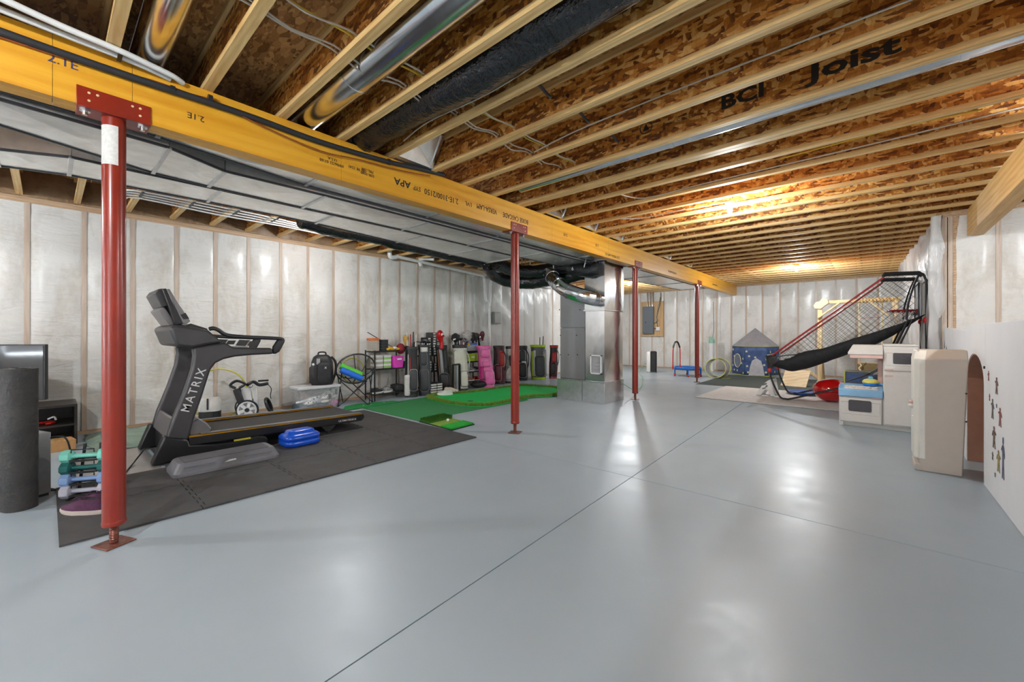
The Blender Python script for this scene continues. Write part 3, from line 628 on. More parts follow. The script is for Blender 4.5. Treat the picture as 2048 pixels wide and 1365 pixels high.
# ------------------------------------------------------------ left side: gym corner
MATF = mat('foam_tile_black', (.055, .054, .055), .7, var=.25, scale=5, bmp=.5, bscale=260, bdist=.002)
fm = thing('foam_floor_mat', 'black interlocking foam floor mat under the treadmill', 'mat', (-4.4, 1.8, 0), world=True)
mxs = [-3.65, -4.36, -5.04, -5.71, -6.36]; mys = [.045, .75, 1.445, 2.145, 2.83, 3.50]
def teeth(a, b, on, sgn=1):
    a, b = Vector(a), Vector(b)
    if not on: return [a]
    d = b-a; n = 11; t = d.normalized(); s = Vector((-t.y, t.x))*.026*sgn; out = [a]
    for k in range(1, n-1):
        p = a+d*(k/n); q = a+d*((k+1)/n)
        if k % 2: out += [p+t*.006, p+s-t*.004, q+s+t*.004, q-t*.006]
    return out
def htile(i, j):   # tile between mxs[i+1]..mxs[i], mys[j]..mys[j+1]
    return (i < 2) or (j >= 1 and i < 4)
for i in range(4):
    for j in range(5):
        if not htile(i, j): continue
        x1, x0, y0, y1 = mxs[i], mxs[i+1], mys[j], mys[j+1]
        nb = lambda a, b: 0 <= a < 4 and 0 <= b < 5 and htile(a, b)
        e1 = teeth((x0, y0), (x1, y0), nb(i, j-1)); 
        e2 = teeth((x1, y0), (x1, y1), nb(i-1, j)); 
        e3 = teeth((x0, y1), (x1, y1), nb(i, j+1)); e3 = [Vector((x1, y1))]+[p for p in reversed(e3[1:])] if len(e3) > 1 else [Vector((x1, y1))]
        e4 = teeth((x0, y0), (x0, y1), nb(i+1, j)); e4 = [Vector((x0, y1))]+[p for p in reversed(e4[1:])] if len(e4) > 1 else [Vector((x0, y1))]
        pts = []
        for e in (e1, e2, e3, e4): pts += e
        c = Vector(((x0+x1)/2, (y0+y1)/2))
        MB().prism([((p.x-c.x)*.992+c.x, (p.y-c.y)*.992+c.y, .001) for p in pts], (0, 0, .013)).build('tile', MATF, fm)
MT = .014
# treadmill
tm = thing('treadmill', 'dark grey treadmill with tall console on the black foam mat', 'treadmill', (-5.65, 1.6, MT), world=True)
TG = mat('treadmill_grey', srgb(74, 72, 74), .42, .35, var=.08, scale=9); TGL = mat('treadmill_silver', srgb(128, 126, 128), .35, .6, var=.06)
TBK = mat('treadmill_black', (.014, .014, .016), .35, var=.15); GOLD = mat('gold_stripe', srgb(196, 140, 20), .3, .6, var=.08)
XN, XF = -5.19, -6.12
def poly(pts, X): return [FX(x, y, X) for x, y in pts]
up_pts = [(333.5, 880), (344.5, 843), (366.6, 789.4), (383.9, 739), (388, 712), (386, 697), (418, 690.5), (451, 685.5), (460, 691), (468, 695.5), (544.6, 696.5), (547.7, 708.5), (500, 711), (470.5, 714), (448, 719), (432, 727), (421.5, 741), (404.4, 795.7), (388.6, 839.9), (377.6, 881)]
def tmz(p): return p
un = poly(up_pts, XN)
MB().prism(un, (-.10, 0, 0)).build('upright', TG, tm, bevel=.022, segs=3)
MB().prism([p+Vector((XF-XN+.10, 0, 0)) for p in un], (-.10, 0, 0)).build('upright', TG, tm, bevel=.022, segs=3)
foot = poly([(303, 930), (329, 874), (377.6, 881), (380, 891), (432, 889), (470, 884), (515, 872), (532, 873), (537, 880), (534, 893), (500, 899), (430, 911), (385, 921)], XN+.02)
for p in foot: p.z = max(p.z, MT)
foot[0].z = MT; foot[-1].z = foot[-2].z = MT+.01
bf = MB().prism(foot, (-.13, 0, 0)).build('base_foot', TBK, tm, bevel=.014)
MB().prism([p+Vector((XF-XN-.04+.13, 0, 0)) for p in foot], (-.13, 0, 0)).build('base_foot', TBK, tm, bevel=.014)
lab = FX(487, 896.5, XN+.022); wl_ = FX(503, 894, XN+.022)
MB().box(XN+.019, XN+.0215, lab.y-.09, lab.y+.07, .105+MT, .125+MT).build('warning_sticker', mat('yellow_sticker', srgb(196, 186, 60), .5, var=.25, scale=90), bf)
# centre shroud and rear cover between the uprights
hood = poly([(338, 657), (354, 694), (386, 697), (418, 690.5), (447, 685.5), (430, 671), (417, 660), (396, 656), (372, 652), (352, 650)], XN-.0)
MB().prism([p+Vector((-.01, 0, 0)) for p in hood], (XF-XN+.02, 0, 0)).build('console_shroud', TG, tm, bevel=.03, segs=3)
kp = poly([(372, 652.5), (416, 661), (414, 657.5), (382, 647.5)], XN-.2)
MB().prism(kp, (-.5, 0, 0)).build('keypad', TBK, tm, bevel=.004)
MB().prism(poly([(330, 877), (346, 838), (352, 838), (377, 870), (380, 880)], XN-.10), (XF-XN+.20, 0, 0)).build('motor_cover', TGL, tm, bevel=.02)
MB().prism(poly([(372, 850), (398, 838), (414, 846), (424, 858), (420, 866), (380, 874)], XN-.06), (XF-XN+.12, 0, 0)).build('belt_shroud', TGL, tm, bevel=.012)
MB().box(XF+.1, XN-.1, .80, .84, .03, .24).build('rear_panel', TBK, tm)
# screen unit
scr = poly([(331, 577), (338.5, 578), (380, 641), (375, 649), (352, 650.5), (345, 649), (318, 588), (312, 586)], XN-.18)
s0 = MB().prism(poly([(333, 579), (339, 578), (381, 643), (374, 648), (365, 648)], XN-.16), (-.62, 0, 0)).build('screen_body', TGL, tm, bevel=.006)
MB().prism(poly([(324, 578), (333, 577), (366, 648.5), (352, 651), (349, 646)], XN-.15), (-.64, 0, 0)).build('screen_back', TBK, tm, bevel=.008)
MB().prism(poly([(309, 588), (316, 578.5), (327, 577), (338, 606), (334, 613), (324, 615)], XN-.20), (-.54, 0, 0)).build('screen_hood', TG, tm, bevel=.008)
MB().prism(poly([(317, 621), (326, 614), (332, 618), (352, 649), (340, 652)], XN-.22), (-.5, 0, 0)).build('tablet_rack', TGL, tm, bevel=.006)
MB().prism(poly([(361, 630), (371, 626), (378.5, 638), (367, 639)], XN-.158), (.004, 0, 0)).build('speaker_grille', BLACK, s0)
MB().prism(poly([(345, 648), (362, 648), (372, 656), (352, 656)], XN-.35), (-.25, 0, 0)).build('screen_neck', TBK, tm)
# grab bars
hb = [(421, 658.5), (430, 657), (440, 661), (452, 669), (468, 672.5), (502, 675), (540, 676.5), (563, 678), (569, 681), (566, 689), (558, 702), (549, 705)]
for dx in (-.05, XF-XN+.05):
    P_ = smooth_path([p+Vector((dx, 0, 0)) for p in poly(hb, XN)], 4)
    MB().tube(P_, .021, 10).build('grab_bar', TBK, tm, smooth=True)
    MB().prism([p+Vector((dx+.015, 0, 0)) for p in poly([(482, 680), (502, 681), (493, 693), (474, 692)], XN)], (-.03, 0, 0)).build('bar_bracket', TBK, tm)
    MB().prism([p+Vector((dx+.015, 0, 0)) for p in poly([(503, 683), (519, 683), (514, 692), (497, 692)], XN)], (-.03, 0, 0)).build('bar_bracket', TBK, tm)
    MB().prism([p+Vector((dx+.018, 0, 0)) for p in poly([(548, 694), (558, 679), (571, 680), (562, 704), (554, 708.5), (547, 708)], XN)], (-.036, 0, 0)).build('bar_end', TBK, tm, bevel=.012)
# deck
ya, yb_, za, zb_ = .95, 2.825, .150, .100
for X, w in ((XN, -.075), (XF+.075, -.075)):
    q = [Vector((X, ya, za)), Vector((X, yb_, zb_+.005)), Vector((X, yb_, zb_+.105)), Vector((X, ya, za+.082))]
    rl = MB().prism(q, (w, 0, 0)).build('side_rail', TBK, tm, bevel=.004)
    MB().prism([Vector((X+.003, ya, za+.082)), Vector((X+.003, yb_, zb_+.092)), Vector((X+.003, yb_, zb_+.105)), Vector((X+.003, ya, za+.095))], (-.03, 0, 0)).build('stripe', GOLD, rl)
    MB().prism([Vector((X-.002, ya+.1, za+.095)), Vector((X-.002, yb_, zb_+.105)), Vector((X-.002, yb_, zb_+.113)), Vector((X-.002, ya+.1, za+.103))], (-.075, 0, 0)).build('foot_rest', TGL, rl, bevel=.003)
MB().prism([(XN-.08, ya, za+.05), (XN-.08, yb_-.02, zb_+.07), (XN-.08, yb_-.02, zb_+.085), (XN-.08, ya, za+.068)], (XF-XN+.16, 0, 0)).build('running_belt', mat('belt_black', (.025, .025, .026), .6, var=.15, bmp=.2, bscale=300), tm)
MB().prism([(XN-.08, ya, za-.04), (XN-.08, yb_-.1, zb_+.0), (XN-.08, yb_-.1, zb_+.06), (XN-.08, ya, za+.045)], (XF-XN+.16, 0, 0)).build('deck_pan', TBK, tm)
MB().cyl((XN-.01, yb_-.01, zb_+.055), (XF+.01, yb_-.01, zb_+.055), .045, 14).build('end_roller', TBK, tm, smooth=True)
for X in (XN-.03, XF+.03):
    c = FX(660, 860, XN); MB().prism([(X, c.y-.11, zb_+.02), (X, c.y+.11, zb_+.02), (X, c.y+.03, .035), (X, c.y-.03, .035)], (-.04, 0, 0)).build('rear_foot', BLACK, tm, bevel=.004)
    MB().cyl((X-.02, c.y, MT), (X-.02, c.y, .04), .025, 12).build('foot_pad', BLACK, tm)
bt = MB().tube([FX(428, 845, -5.65)+Vector((0, 0, 0))]*1+[], .01) if False else None
# lettering
a = FX(375.4, 812, XN+.002); b_ = FX(400.5, 750, XN+.002); d = (b_-a)
text('MATRIX', .105, WHITE, tm, (a+b_)/2, d, Vector((0, -d.z, d.y)), 'lettering', sx=1.02, bold=.0006, space=1.25)
a = FX(679, 842, XN+.004); b_ = FX(711, 838, XN+.004); d = b_-a
text('ULTIMATEDECK', .034, WHITE, tm, (a+b_)/2+Vector((0, 0, -.006)), (0, 1, -.026), (0, 0, 1), 'lettering', bold=.0006)
# platform step
sp_ = thing('aerobic_step', 'grey aerobic step platform lying beside the treadmill base', 'step', (-4.72, 1.15, MT), world=True)
def stepring(z, ins): return [Vector((x, y, z)) for x, y in [(-4.74+px_, 1.155+py_) for px_, py_ in rrect(.36-2*ins, .86-2*ins, .05)]]
STG = mat('step_grey', srgb(112, 113, 120), .45, var=.06); 
MB().loft([stepring(MT, 0), stepring(MT+.03, 0), stepring(MT+.10, .035), stepring(MT+.112, .045)]).build('body', STG, sp_, smooth=True, angle=30)
MB().box(-4.86, -4.62, .81, 1.5, MT+.111, MT+.117).build('tread_pad', mat('step_pad', srgb(88, 88, 94), .7, var=.06), sp_, bevel=.003)
for (y0, y1) in ((.8, 1.03), (1.27, 1.5)):
    for k in range(4):
        z = MT+.035+k*.014; x = -4.56-.0005*(z-MT)*1000*.5; MB().bar((x+.002, y0, z), (x+.002, y1, z), .004, .004).build('rib', STG, sp_)
text('STEP', .05, WHITE, sp_, (-4.571, 1.15, MT+.066), (0, 1, 0), (-.45, 0, 1), 'lettering', bold=.002) if False else None
MB().prism([(-4.5705, 1.10, MT+.06), (-4.5705, 1.2, MT+.065), (-4.573, 1.195, MT+.078), (-4.573, 1.14, MT+.076), (-4.572, 1.12, MT+.068)], (.003, 0, 0)).build('logo', WHITE, sp_)
# blue plastic weight box
BLU = mat('blue_plastic', srgb(20, 84, 206), .25, var=.08, coat=.4)
bb = thing('blue_float', 'glossy bright blue moulded plastic block on the mat by the treadmill', 'plastic block', (-4.97, 1.93, MT), rz=R(2))
def rr3(w, h, r, z): return [Vector((x, y, z)) for x, y in rrect(w, h, r, 5)]
MB().loft([rr3(.28, .36, .07, .0), rr3(.31, .39, .08, .02), rr3(.31, .39, .08, .05), rr3(.285, .365, .07, .066)]).build('lower_shell', BLU, bb, smooth=True, angle=60)
MB().loft([rr3(.285, .365, .07, .066), rr3(.31, .39, .08, .08), rr3(.31, .39, .08, .108), rr3(.26, .34, .07, .13), rr3(.2, .29, .06, .14), rr3(.19, .28, .06, .162), rr3(.15, .24, .05, .17)]).build('upper_shell', BLU, bb, smooth=True, angle=60)
MB().bar((.02, -.09, .172), (.02, .09, .172), .03, .012).build('handle_ridge', BLU, bb, bevel=.005)
# step and power cord
run('power_cord', 'black power cord trailing from the treadmill base across the floor', 'cord', [(-5.55, .66, .12), (-5.5, .6, .05), (-5.3, .52, .012), (-5.0, .42, .012), (-4.95, .2, .012), (-5.05, -.05, .012), (-5.4, -.25, .012), (-6.2, -.35, .012)], .007, BLACK, 6, 6)
sh = thing('floor_sheet', 'thin pale metal sheet on the floor at the head of the treadmill', 'sheet', (-5.7, .45, .002), world=True)
MB().box(-6.35, -5.02, .14, .72, .001, .006).build('sheet', mat('dull_sheet', (.42, .40, .38), .3, .5, var=.1), sh)
# ---------------- shoes
def shoe(label, loc, rz, upper, sole, lace, L=.28, group=None, name='running_shoe', low=False):
    o = thing(name, label, 'shoe', loc, rz, group)
    def sec(t, z, wf=1):
        # outline of a foot, length along x
        pts = []
        n = 18
        for k in range(n):
            a = 2*math.pi*k/n; x = math.cos(a)*L/2; w = .046*wf*(1+.18*math.cos(a)) * (1 if x > 0 else .88)
            pts.append(Vector((x*t, math.sin(a)*w, z+.012*max(0, x/L*2-.35)*(1 if z < .05 else 0))))
        return pts
    MB().loft([sec(.95, 0), sec(1, .008), sec(1, .022), sec(.97, .03)]).build('sole', sole, o, smooth=True, angle=50)
    rings = []
    for (z, f, w, sh_) in ((.028, .965, .98, 0), (.045, .93, .95, -.004), (.06, .82, .86, -.018), (.075, .68, .74, -.034), (.092, .54, .66, -.052), (.105, .46, .62, -.062)):
        r_ = sec(f, z, w); rings.append([p+Vector((sh_, 0, .0)) for p in r_])
    MB().loft(rings, caps=False).build('upper', upper, o, smooth=True, angle=80)
    MB().loft([[p+Vector((-.06, 0, 0)) for p in sec(.44, .1, .55)], [p+Vector((-.055, 0, 0)) for p in sec(.4, .06, .5)]], caps=True).build('lining', BLACK, o, smooth=True)
    if lace:
        for k in range(4):
            x = .045-k*.022; z = .066+k*.0095; MB().tube([(x, -.032, z-.008), (x-.006, 0, z+.008), (x, .032, z-.008)], .0035, 5).build('lace', lace, o, smooth=True)
        MB().tube(smooth_path([(-.02, .0, .11), (-.0, .03, .125), (.03, .04, .10), (.01, .02, .1), (-.02, 0, .11), (-.01, -.03, .125), (.03, -.045, .1)], 4), .003, 5).build('lace', lace, o, smooth=True)
    return o
PUR = mat('plum_knit', srgb(74, 26, 62), .7, var=.3, scale=60, bmp=.5, bscale=300); SOLE = mat('pale_sole', srgb(200, 188, 180), .6, var=.05)
shoe('front plum running shoe with white sole on the mat corner', (-4.19, .165, MT), R(218), PUR, SOLE, PUR, .32, 'plum running shoes')
shoe('rear plum running shoe tucked behind its pair', (-4.27, .245, MT), R(212), PUR, SOLE, PUR, .32, 'plum running shoes')
# ---------------- dumbbell tower
db_o = Vector((-4.60, .21, MT)); drz = R(58)
rk = thing('dumbbell_rack', 'narrow black metal rack holding stacked coloured dumbbells', 'rack', db_o, drz)
tiers = [(.055, (.50, .50, .58), 'pale lavender grey'), (.145, srgb(130, 160, 206), 'light blue'), (.235, srgb(22, 96, 92), 'dark teal'), (.325, srgb(130, 214, 196), 'mint green')]
for s in (-1, 1):
    MB().bar((s*.075, .03, 0), (s*.05, .06, .40), .014, .014).bar((s*.075, -.09, .01), (s*.075, .05, .01), .014, .014).build('side_frame', BLKMET, rk)
for k, (z, c, nm) in enumerate(tiers):
    MB().bar((-.085, -.05, z-.03), (.085, -.05, z-.03), .012, .012).bar((-.085, .02, z-.03), (.085, .02, z-.03), .012, .012).bar((-.07, -.05, z-.03), (-.07, .02, z-.03), .012, .012).bar((.07, -.05, z-.03), (.07, .02, z-.03), .012, .012).build('cradle', BLKMET, rk)
    MB().tube([(-.07, -.055, z+.03), (-.07, -.055, z+.055), (.07, -.055, z+.055), (.07, -.055, z+.03)], .005, 6).build('guard_rail', BLKMET, rk)
    for q, yy in enumerate((-.018,)):
        m_ = mat('dumbbell_'+nm.replace(' ', '_'), c, .45, var=.08)
        w = Matrix.Rotation(drz, 3, 'Z') @ Vector((0, yy, 0))
        d = thing('dumbbell', nm+' dumbbell '+['at the bottom of the rack', 'on the second tier of the rack', 'on the third tier of the rack', 'on top of the rack'][k], 'dumbbell', db_o+w+Vector((0, 0, z)), drz, 'dumbbells on the rack')
        MB().cyl((-.085, 0, 0), (.085, 0, 0), .017, 12).build('handle', m_, d, smooth=True)
        for s in (-1, 1):
            rr_ = .056-.002*k; MB().lathe([(rr_*.6, -.034), (rr_*.97, -.026), (rr_, -.012), (rr_, .012), (rr_*.97, .026), (rr_*.6, .034)], (s*.115, 0, 0), 8, Matrix.Rotation(R(90), 3, 'Y') @ Matrix.Rotation(R(22.5), 3, 'Z')).build('weight_head', m_, d, bevel=.004)
# ---------------- foam roll, black box heater, television and stand
FR = mat('dark_foam_roll', (.03, .028, .027), .6, var=.35, scale=8, bmp=.8, bscale=26, bdist=.01)
fr = thing('foam_roll', 'tall charcoal foam roll standing on end at the far left', 'foam roll', (-4.72, -.14, 0), R(25))
hgt = FX(40, 738, -4.68).z
rings = []
for k in range(15):
    z = hgt*k/14; s_ = 1+.03*nz(k*.9, 2)
    rings.append([Vector((x*s_, y*s_, z)) for x, y in rrect(.23, .17, .08, 6)])
MB().loft(rings).build('roll', FR, fr, smooth=True, angle=40)
for k in range(2):
    pass
MB().tube([Vector((.02*math.cos(a*.5)*(1+a*.22), .014*math.sin(a*.5)*(1+a*.22), hgt+.001)) for a in range(0, 17)], .004, 4).build('spiral_edge', BLACK, fr)
hb_ = thing('tower_speaker', 'black tower box with a silver side standing behind the foam roll', 'speaker', (-4.98, -.10, 0), R(20))
MB().box(-.11, .11, -.09, .09, .02, .50).build('cabinet', mat('silver_vinyl', (.34, .34, .34), .3, .4, var=.12), hb_, bevel=.006)
MB().box(-.10, .10, -.12, -.09, .03, .49).build('front_grille', BLACK, hb_, bevel=.006); MB().box(-.1, .1, -.08, .08, 0, .02).build('foot', BLACK, hb_)
run('speaker_cable', 'black cable arching off the tower box down to the floor', 'cord', [(-4.93, -.02, .43), (-4.9, .04, .46), (-4.88, .1, .44), (-4.9, .13, .3), (-4.92, .15, .1), (-4.95, .1, .012), (-5.1, .0, .012), (-5.3, -.06, .012)], .006, BLACK, 6, 6)
ts = thing('media_unit', 'low black open media unit against the left wall', 'tv stand', (-7.2, -.45, 0), world=True)
TW = mat('black_brown_board', (.022, .017, .015), .35, var=.25, scale=9)
y1 = .235; y0 = -1.2; x0, x1 = -7.50, -6.95; H = .47
MB().box(x0, x1, y0, y1, H-.03, H).build('top', TW, ts, bevel=.002)
for yy in (y0, -.5, y1-.025): MB().box(x0, x1-.01, yy, yy+.025, 0, H-.03).build('side_panel', TW, ts)
MB().box(x0, x1-.02, -.475, y1-.025, .22, .24).build('shelf', TW, ts); MB().box(x0, x1-.02, y0+.025, y1-.025, .03, .055).build('bottom', TW, ts); MB().box(x0, x0+.01, y0, y1, .03, H-.03).build('back_panel', TW, ts)
tv = thing('television', 'flat screen television angled on the media unit', 'television', (-7.15, -.42, H), R(52))
TVS = mat('tv_glass', (.03, .03, .032), .06, var=0, spec=.8)
MB().box(-.53, .53, -.02, .02, .09, .70).build('bezel', BLACK, tv, bevel=.004); MB().box(-.515, .515, -.0235, -.0205, .105, .685).build('screen', TVS, tv)
MB().box(-.3, .3, .02, .07, .15, .5).build('back_case', BLACK, tv, bevel=.01); MB().box(-.05, .05, -.0, .03, .012, .12).build('neck', BLACK, tv); MB().box(-.24, .24, -.1, .1, 0, .012).build('stand_foot', BLACK, tv, bevel=.003)
gp = thing('game_controller', 'small white and red game controller lying on the media unit shelf', 'controller', (-7.13, .02, .241), R(30))
MB().sph((0, 0, .02), (.075, .04, .02), 12, 8).sph((-.055, -.03, .018), (.028, .04, .018), 10, 6).sph((.055, -.03, .018), (.028, .04, .018), 10, 6).build('body', mat('red_plastic', srgb(170, 30, 26), .35, var=.05), gp, smooth=True)
MB().tube(smooth_path([(-.06, .02, .05), (0, .04, .075), (.06, .02, .05)], 4), .01, 6).build('band', WHITE, gp, smooth=True)
cbx = thing('carton', 'small brown carton on the floor before the media unit', 'box', (-6.75, .07, 0), R(8))
CARD = mat('cardboard', srgb(176, 132, 84), .8, var=.1, scale=20)
MB().box(-.12, .12, -.13, .13, 0, .11).build('carton_body', CARD, cbx, bevel=.003); MB().box(-.121, .121, -.02, .02, .1105, .112).build('tape', mat('tape_tan', srgb(190, 150, 96), .3, var=.05), cbx)
# crumpled green plastic sheet
TARP = film('green_tarp', srgb(150, 176, 160), .72, .25, 14)
def tarp(p, q):
    x = -7.45+1.25*q; y = .3+1.0*p; e = min(p, 1-p, q, 1-q)*4
    return Vector((x+.06*nz(p*5, q*5), y+.06*nz(q*5, p*4, 3), .012+min(1, e)*(.045+.07*abs(nz(p*4.2, q*4.1)))+.10*max(0, .3-q)*min(1, e)))
tg = MB().grid(tarp, 40, 40).build('plastic_tarp', TARP, None, smooth=True, angle=180, solid=.004); tag(tg, 'crumpled translucent green plastic sheet on the floor by the left wall', 'plastic sheet')
# ------------------------------------------------------------ golf corner along the left wall
def base(px, py):
    p = FZ(px, py); d = -SN*p.x+CS*p.y
    return p, d/FOC*math.hypot(1, (px-1024)/FOC)**.5, math.atan2(p.y, p.x)-math.pi/2
# green turf rug, putting green, strips
TURF = mat('turf_dark_green', srgb(48, 132, 76), .9, var=.18, scale=40, bmp=.6, bscale=400, bdist=.004)
TURFB = mat('turf_bright_green', srgb(4, 186, 82), .85, var=.06, scale=30, bmp=.4, bscale=500, bdist=.002)
FRINGE = mat('turf_fringe', srgb(150, 178, 74), .9, var=.35, scale=60, bmp=1, bscale=160, bdist=.02)
tr = thing('turf_rug', 'large flat green turf rug under the putting green', 'rug', (-5.9, 5.2, 0), world=True)
MB().prism([(-5.0, 3.60, .001), (-6.75, 3.58, .001), (-6.72, 6.9, .001), (-4.98, 6.15, .001)], (0, 0, .007)).build('turf', TURF, tr)
kd = [FZ(852, 798), FZ(870, 805), FZ(900, 811), FZ(940, 815), FZ(975, 815), FZ(1010, 809), FZ(1040, 802), FZ(1070, 796), Vector((-4.86, 6.8, 0)), Vector((-4.95, 7.4, 0)), Vector((-5.5, 8.0, 0)), Vector((-6.15, 7.9, 0)), FZ(1045, 772.5), FZ(1010, 776), FZ(970, 781), FZ(935, 786), FZ(895, 790), FZ(865, 792)]
kd = smooth_path(kd, 4, True); cen = sum(kd, Vector())/len(kd)
pg = thing('putting_green', 'kidney shaped putting green with shaggy fringe beside the golf bags', 'putting mat', (cen.x, cen.y, .009), world=True)
def kring(f, z): return [Vector((cen.x+(p.x-cen.x)*f, cen.y+(p.y-cen.y)*f, z)) for p in kd]
MB().loft([kring(1, .009), kring(1, .02)]).build('base', TURFB, pg)
inner = []
for p in kd:
    d = (cen-p).normalized(); inner.append(p+d*.16)
MB().loft([[Vector((p.x, p.y, .0205)) for p in inner], [Vector((p.x, p.y, .023)) for p in inner]]).build('green_surface', TURFB, pg)
fr_ = MB(); rg = random.Random(3); nk = len(kd)
for k in range(nk):
    for m_ in range(100):
        t = rg.random(); a = kd[k].lerp(kd[(k+1) % nk], t); d = (cen-a).normalized(); u = rg.random()
        p = a+d*(u*.16); h_ = .035+.03*rg.random(); an = rg.random()*6.28; w = Vector((math.cos(an), math.sin(an), 0))*.0055; l = Vector((rg.uniform(-1, 1), rg.uniform(-1, 1), 0))*.02
        p.z = .018; fr_.add([p-w, p+w, p+l+Vector((0, 0, h_))], [(0, 1, 2)])
fo = fr_.build('grass_fringe', FRINGE, pg); fo['kind'] = 'stuff'
for (px, py) in ((941, 805), (970, 784), (1079, 778)):
    p = FZ(px, py); MB().cyl((p.x, p.y, .0225), (p.x, p.y, .0245), .055, 16).build('hole', BLACK, pg)
def strip(label, pts, m, name='turf_strip', th=.008):
    o = thing(name, label, 'putting mat', sum((Vector(p) for p in pts), Vector())/len(pts), world=True)
    MB().prism([Vector(p)+Vector((0, 0, .009)) for p in pts], (0, 0, th)).build('turf', m, o); return o
s1 = strip('narrow bright green putting strip lying before the wire shelf', [FZ(684, 823.5), FZ(806, 805.5), FZ(786, 803.5), FZ(715, 809.5), FZ(690, 815)], mat('turf_mid_green', srgb(24, 134, 66), .85, var=.1, bmp=.4, bscale=400))
for (px, py) in ((727, 813), (742, 811), (768, 807.5)):
    p = FZ(px, py); MB().cyl((p.x, p.y, .017), (p.x, p.y, .018), .014, 10).build('dot', WHITE, s1)
strip('short green putting mat end beside the push cart wheel', [FZ(490, 834), FZ(520, 833), FZ(538, 828), FZ(500, 827.5)], MATS['turf_mid_green'])
hm = thing('hitting_mat', 'small three tone golf hitting mat at the foam mat corner', 'golf mat', (-4.55, 3.8, 0), world=True)
hc = [Vector((-4.94, 3.575, 0)), Vector((-4.16, 3.535, 0)), Vector((-4.20, 3.985, 0)), Vector((-4.98, 4.05, 0))]
def hq(u, v): return hc[0].lerp(hc[1], u).lerp(hc[3].lerp(hc[2], u), v)
MB().prism([hq(0, 0), hq(1, 0), hq(1, 1), hq(0, 1)], (0, 0, .012)).build('rubber_base', BLACK, hm)
ROUGH = mat('turf_rough', srgb(58, 120, 22), .9, var=.35, scale=80, bmp=1, bscale=150, bdist=.02)
for (a, b, m_, h_) in ((.02, .33, ROUGH, .05), (.34, .66, mat('turf_olive', srgb(120, 150, 50), .9, var=.1, bmp=.4, bscale=300), .022), (.67, .98, mat('turf_emerald', srgb(16, 156, 40), .9, var=.12, bmp=.7, bscale=200), .035)):
    MB().loft([[hq(a, .02)+Vector((0, 0, .012)), hq(b, .02)+Vector((0, 0, .012)), hq(b, .98)+Vector((0, 0, .012)), hq(a, .98)+Vector((0, 0, .012))], [hq(a, .02)+Vector((0, 0, h_*.8)), hq(b, .02)+Vector((0, 0, h_*.8)), hq(b, .98)+Vector((0, 0, h_*.8)), hq(a, .98)+Vector((0, 0, h_*.8))], [hq(a+.03, .05)+Vector((0, 0, h_)), hq(b-.03, .05)+Vector((0, 0, h_)), hq(b-.03, .95)+Vector((0, 0, h_)), hq(a+.03, .95)+Vector((0, 0, h_))]]).build('turf_pad', m_, hm, smooth=True, angle=60)
    if h_ == .05:
        tf_ = MB()
        for _ in range(1500):
            p = hq(rg.uniform(a, b), rg.uniform(.01, .99)); an = rg.random()*6.28; w = Vector((math.cos(an), math.sin(an), 0))*.005; p.z = .045; tf_.add([p-w, p+w, p+Vector((rg.uniform(-.012, .012), rg.uniform(-.012, .012), .025))], [(0, 1, 2)])
        tf_.build('grass_blades', ROUGH, hm)['kind'] = 'stuff'
p = hq(.5, .55); gb_ = thing('golf_ball', 'white golf ball teed on the small hitting mat', 'golf ball', (p.x, p.y, .022)); MB().sph((0, 0, .0215), .0215, 14, 10).build('ball', mat('ball_white', (.85, .85, .85), .3, var=.02, bmp=.6, bscale=90), gb_, smooth=True)
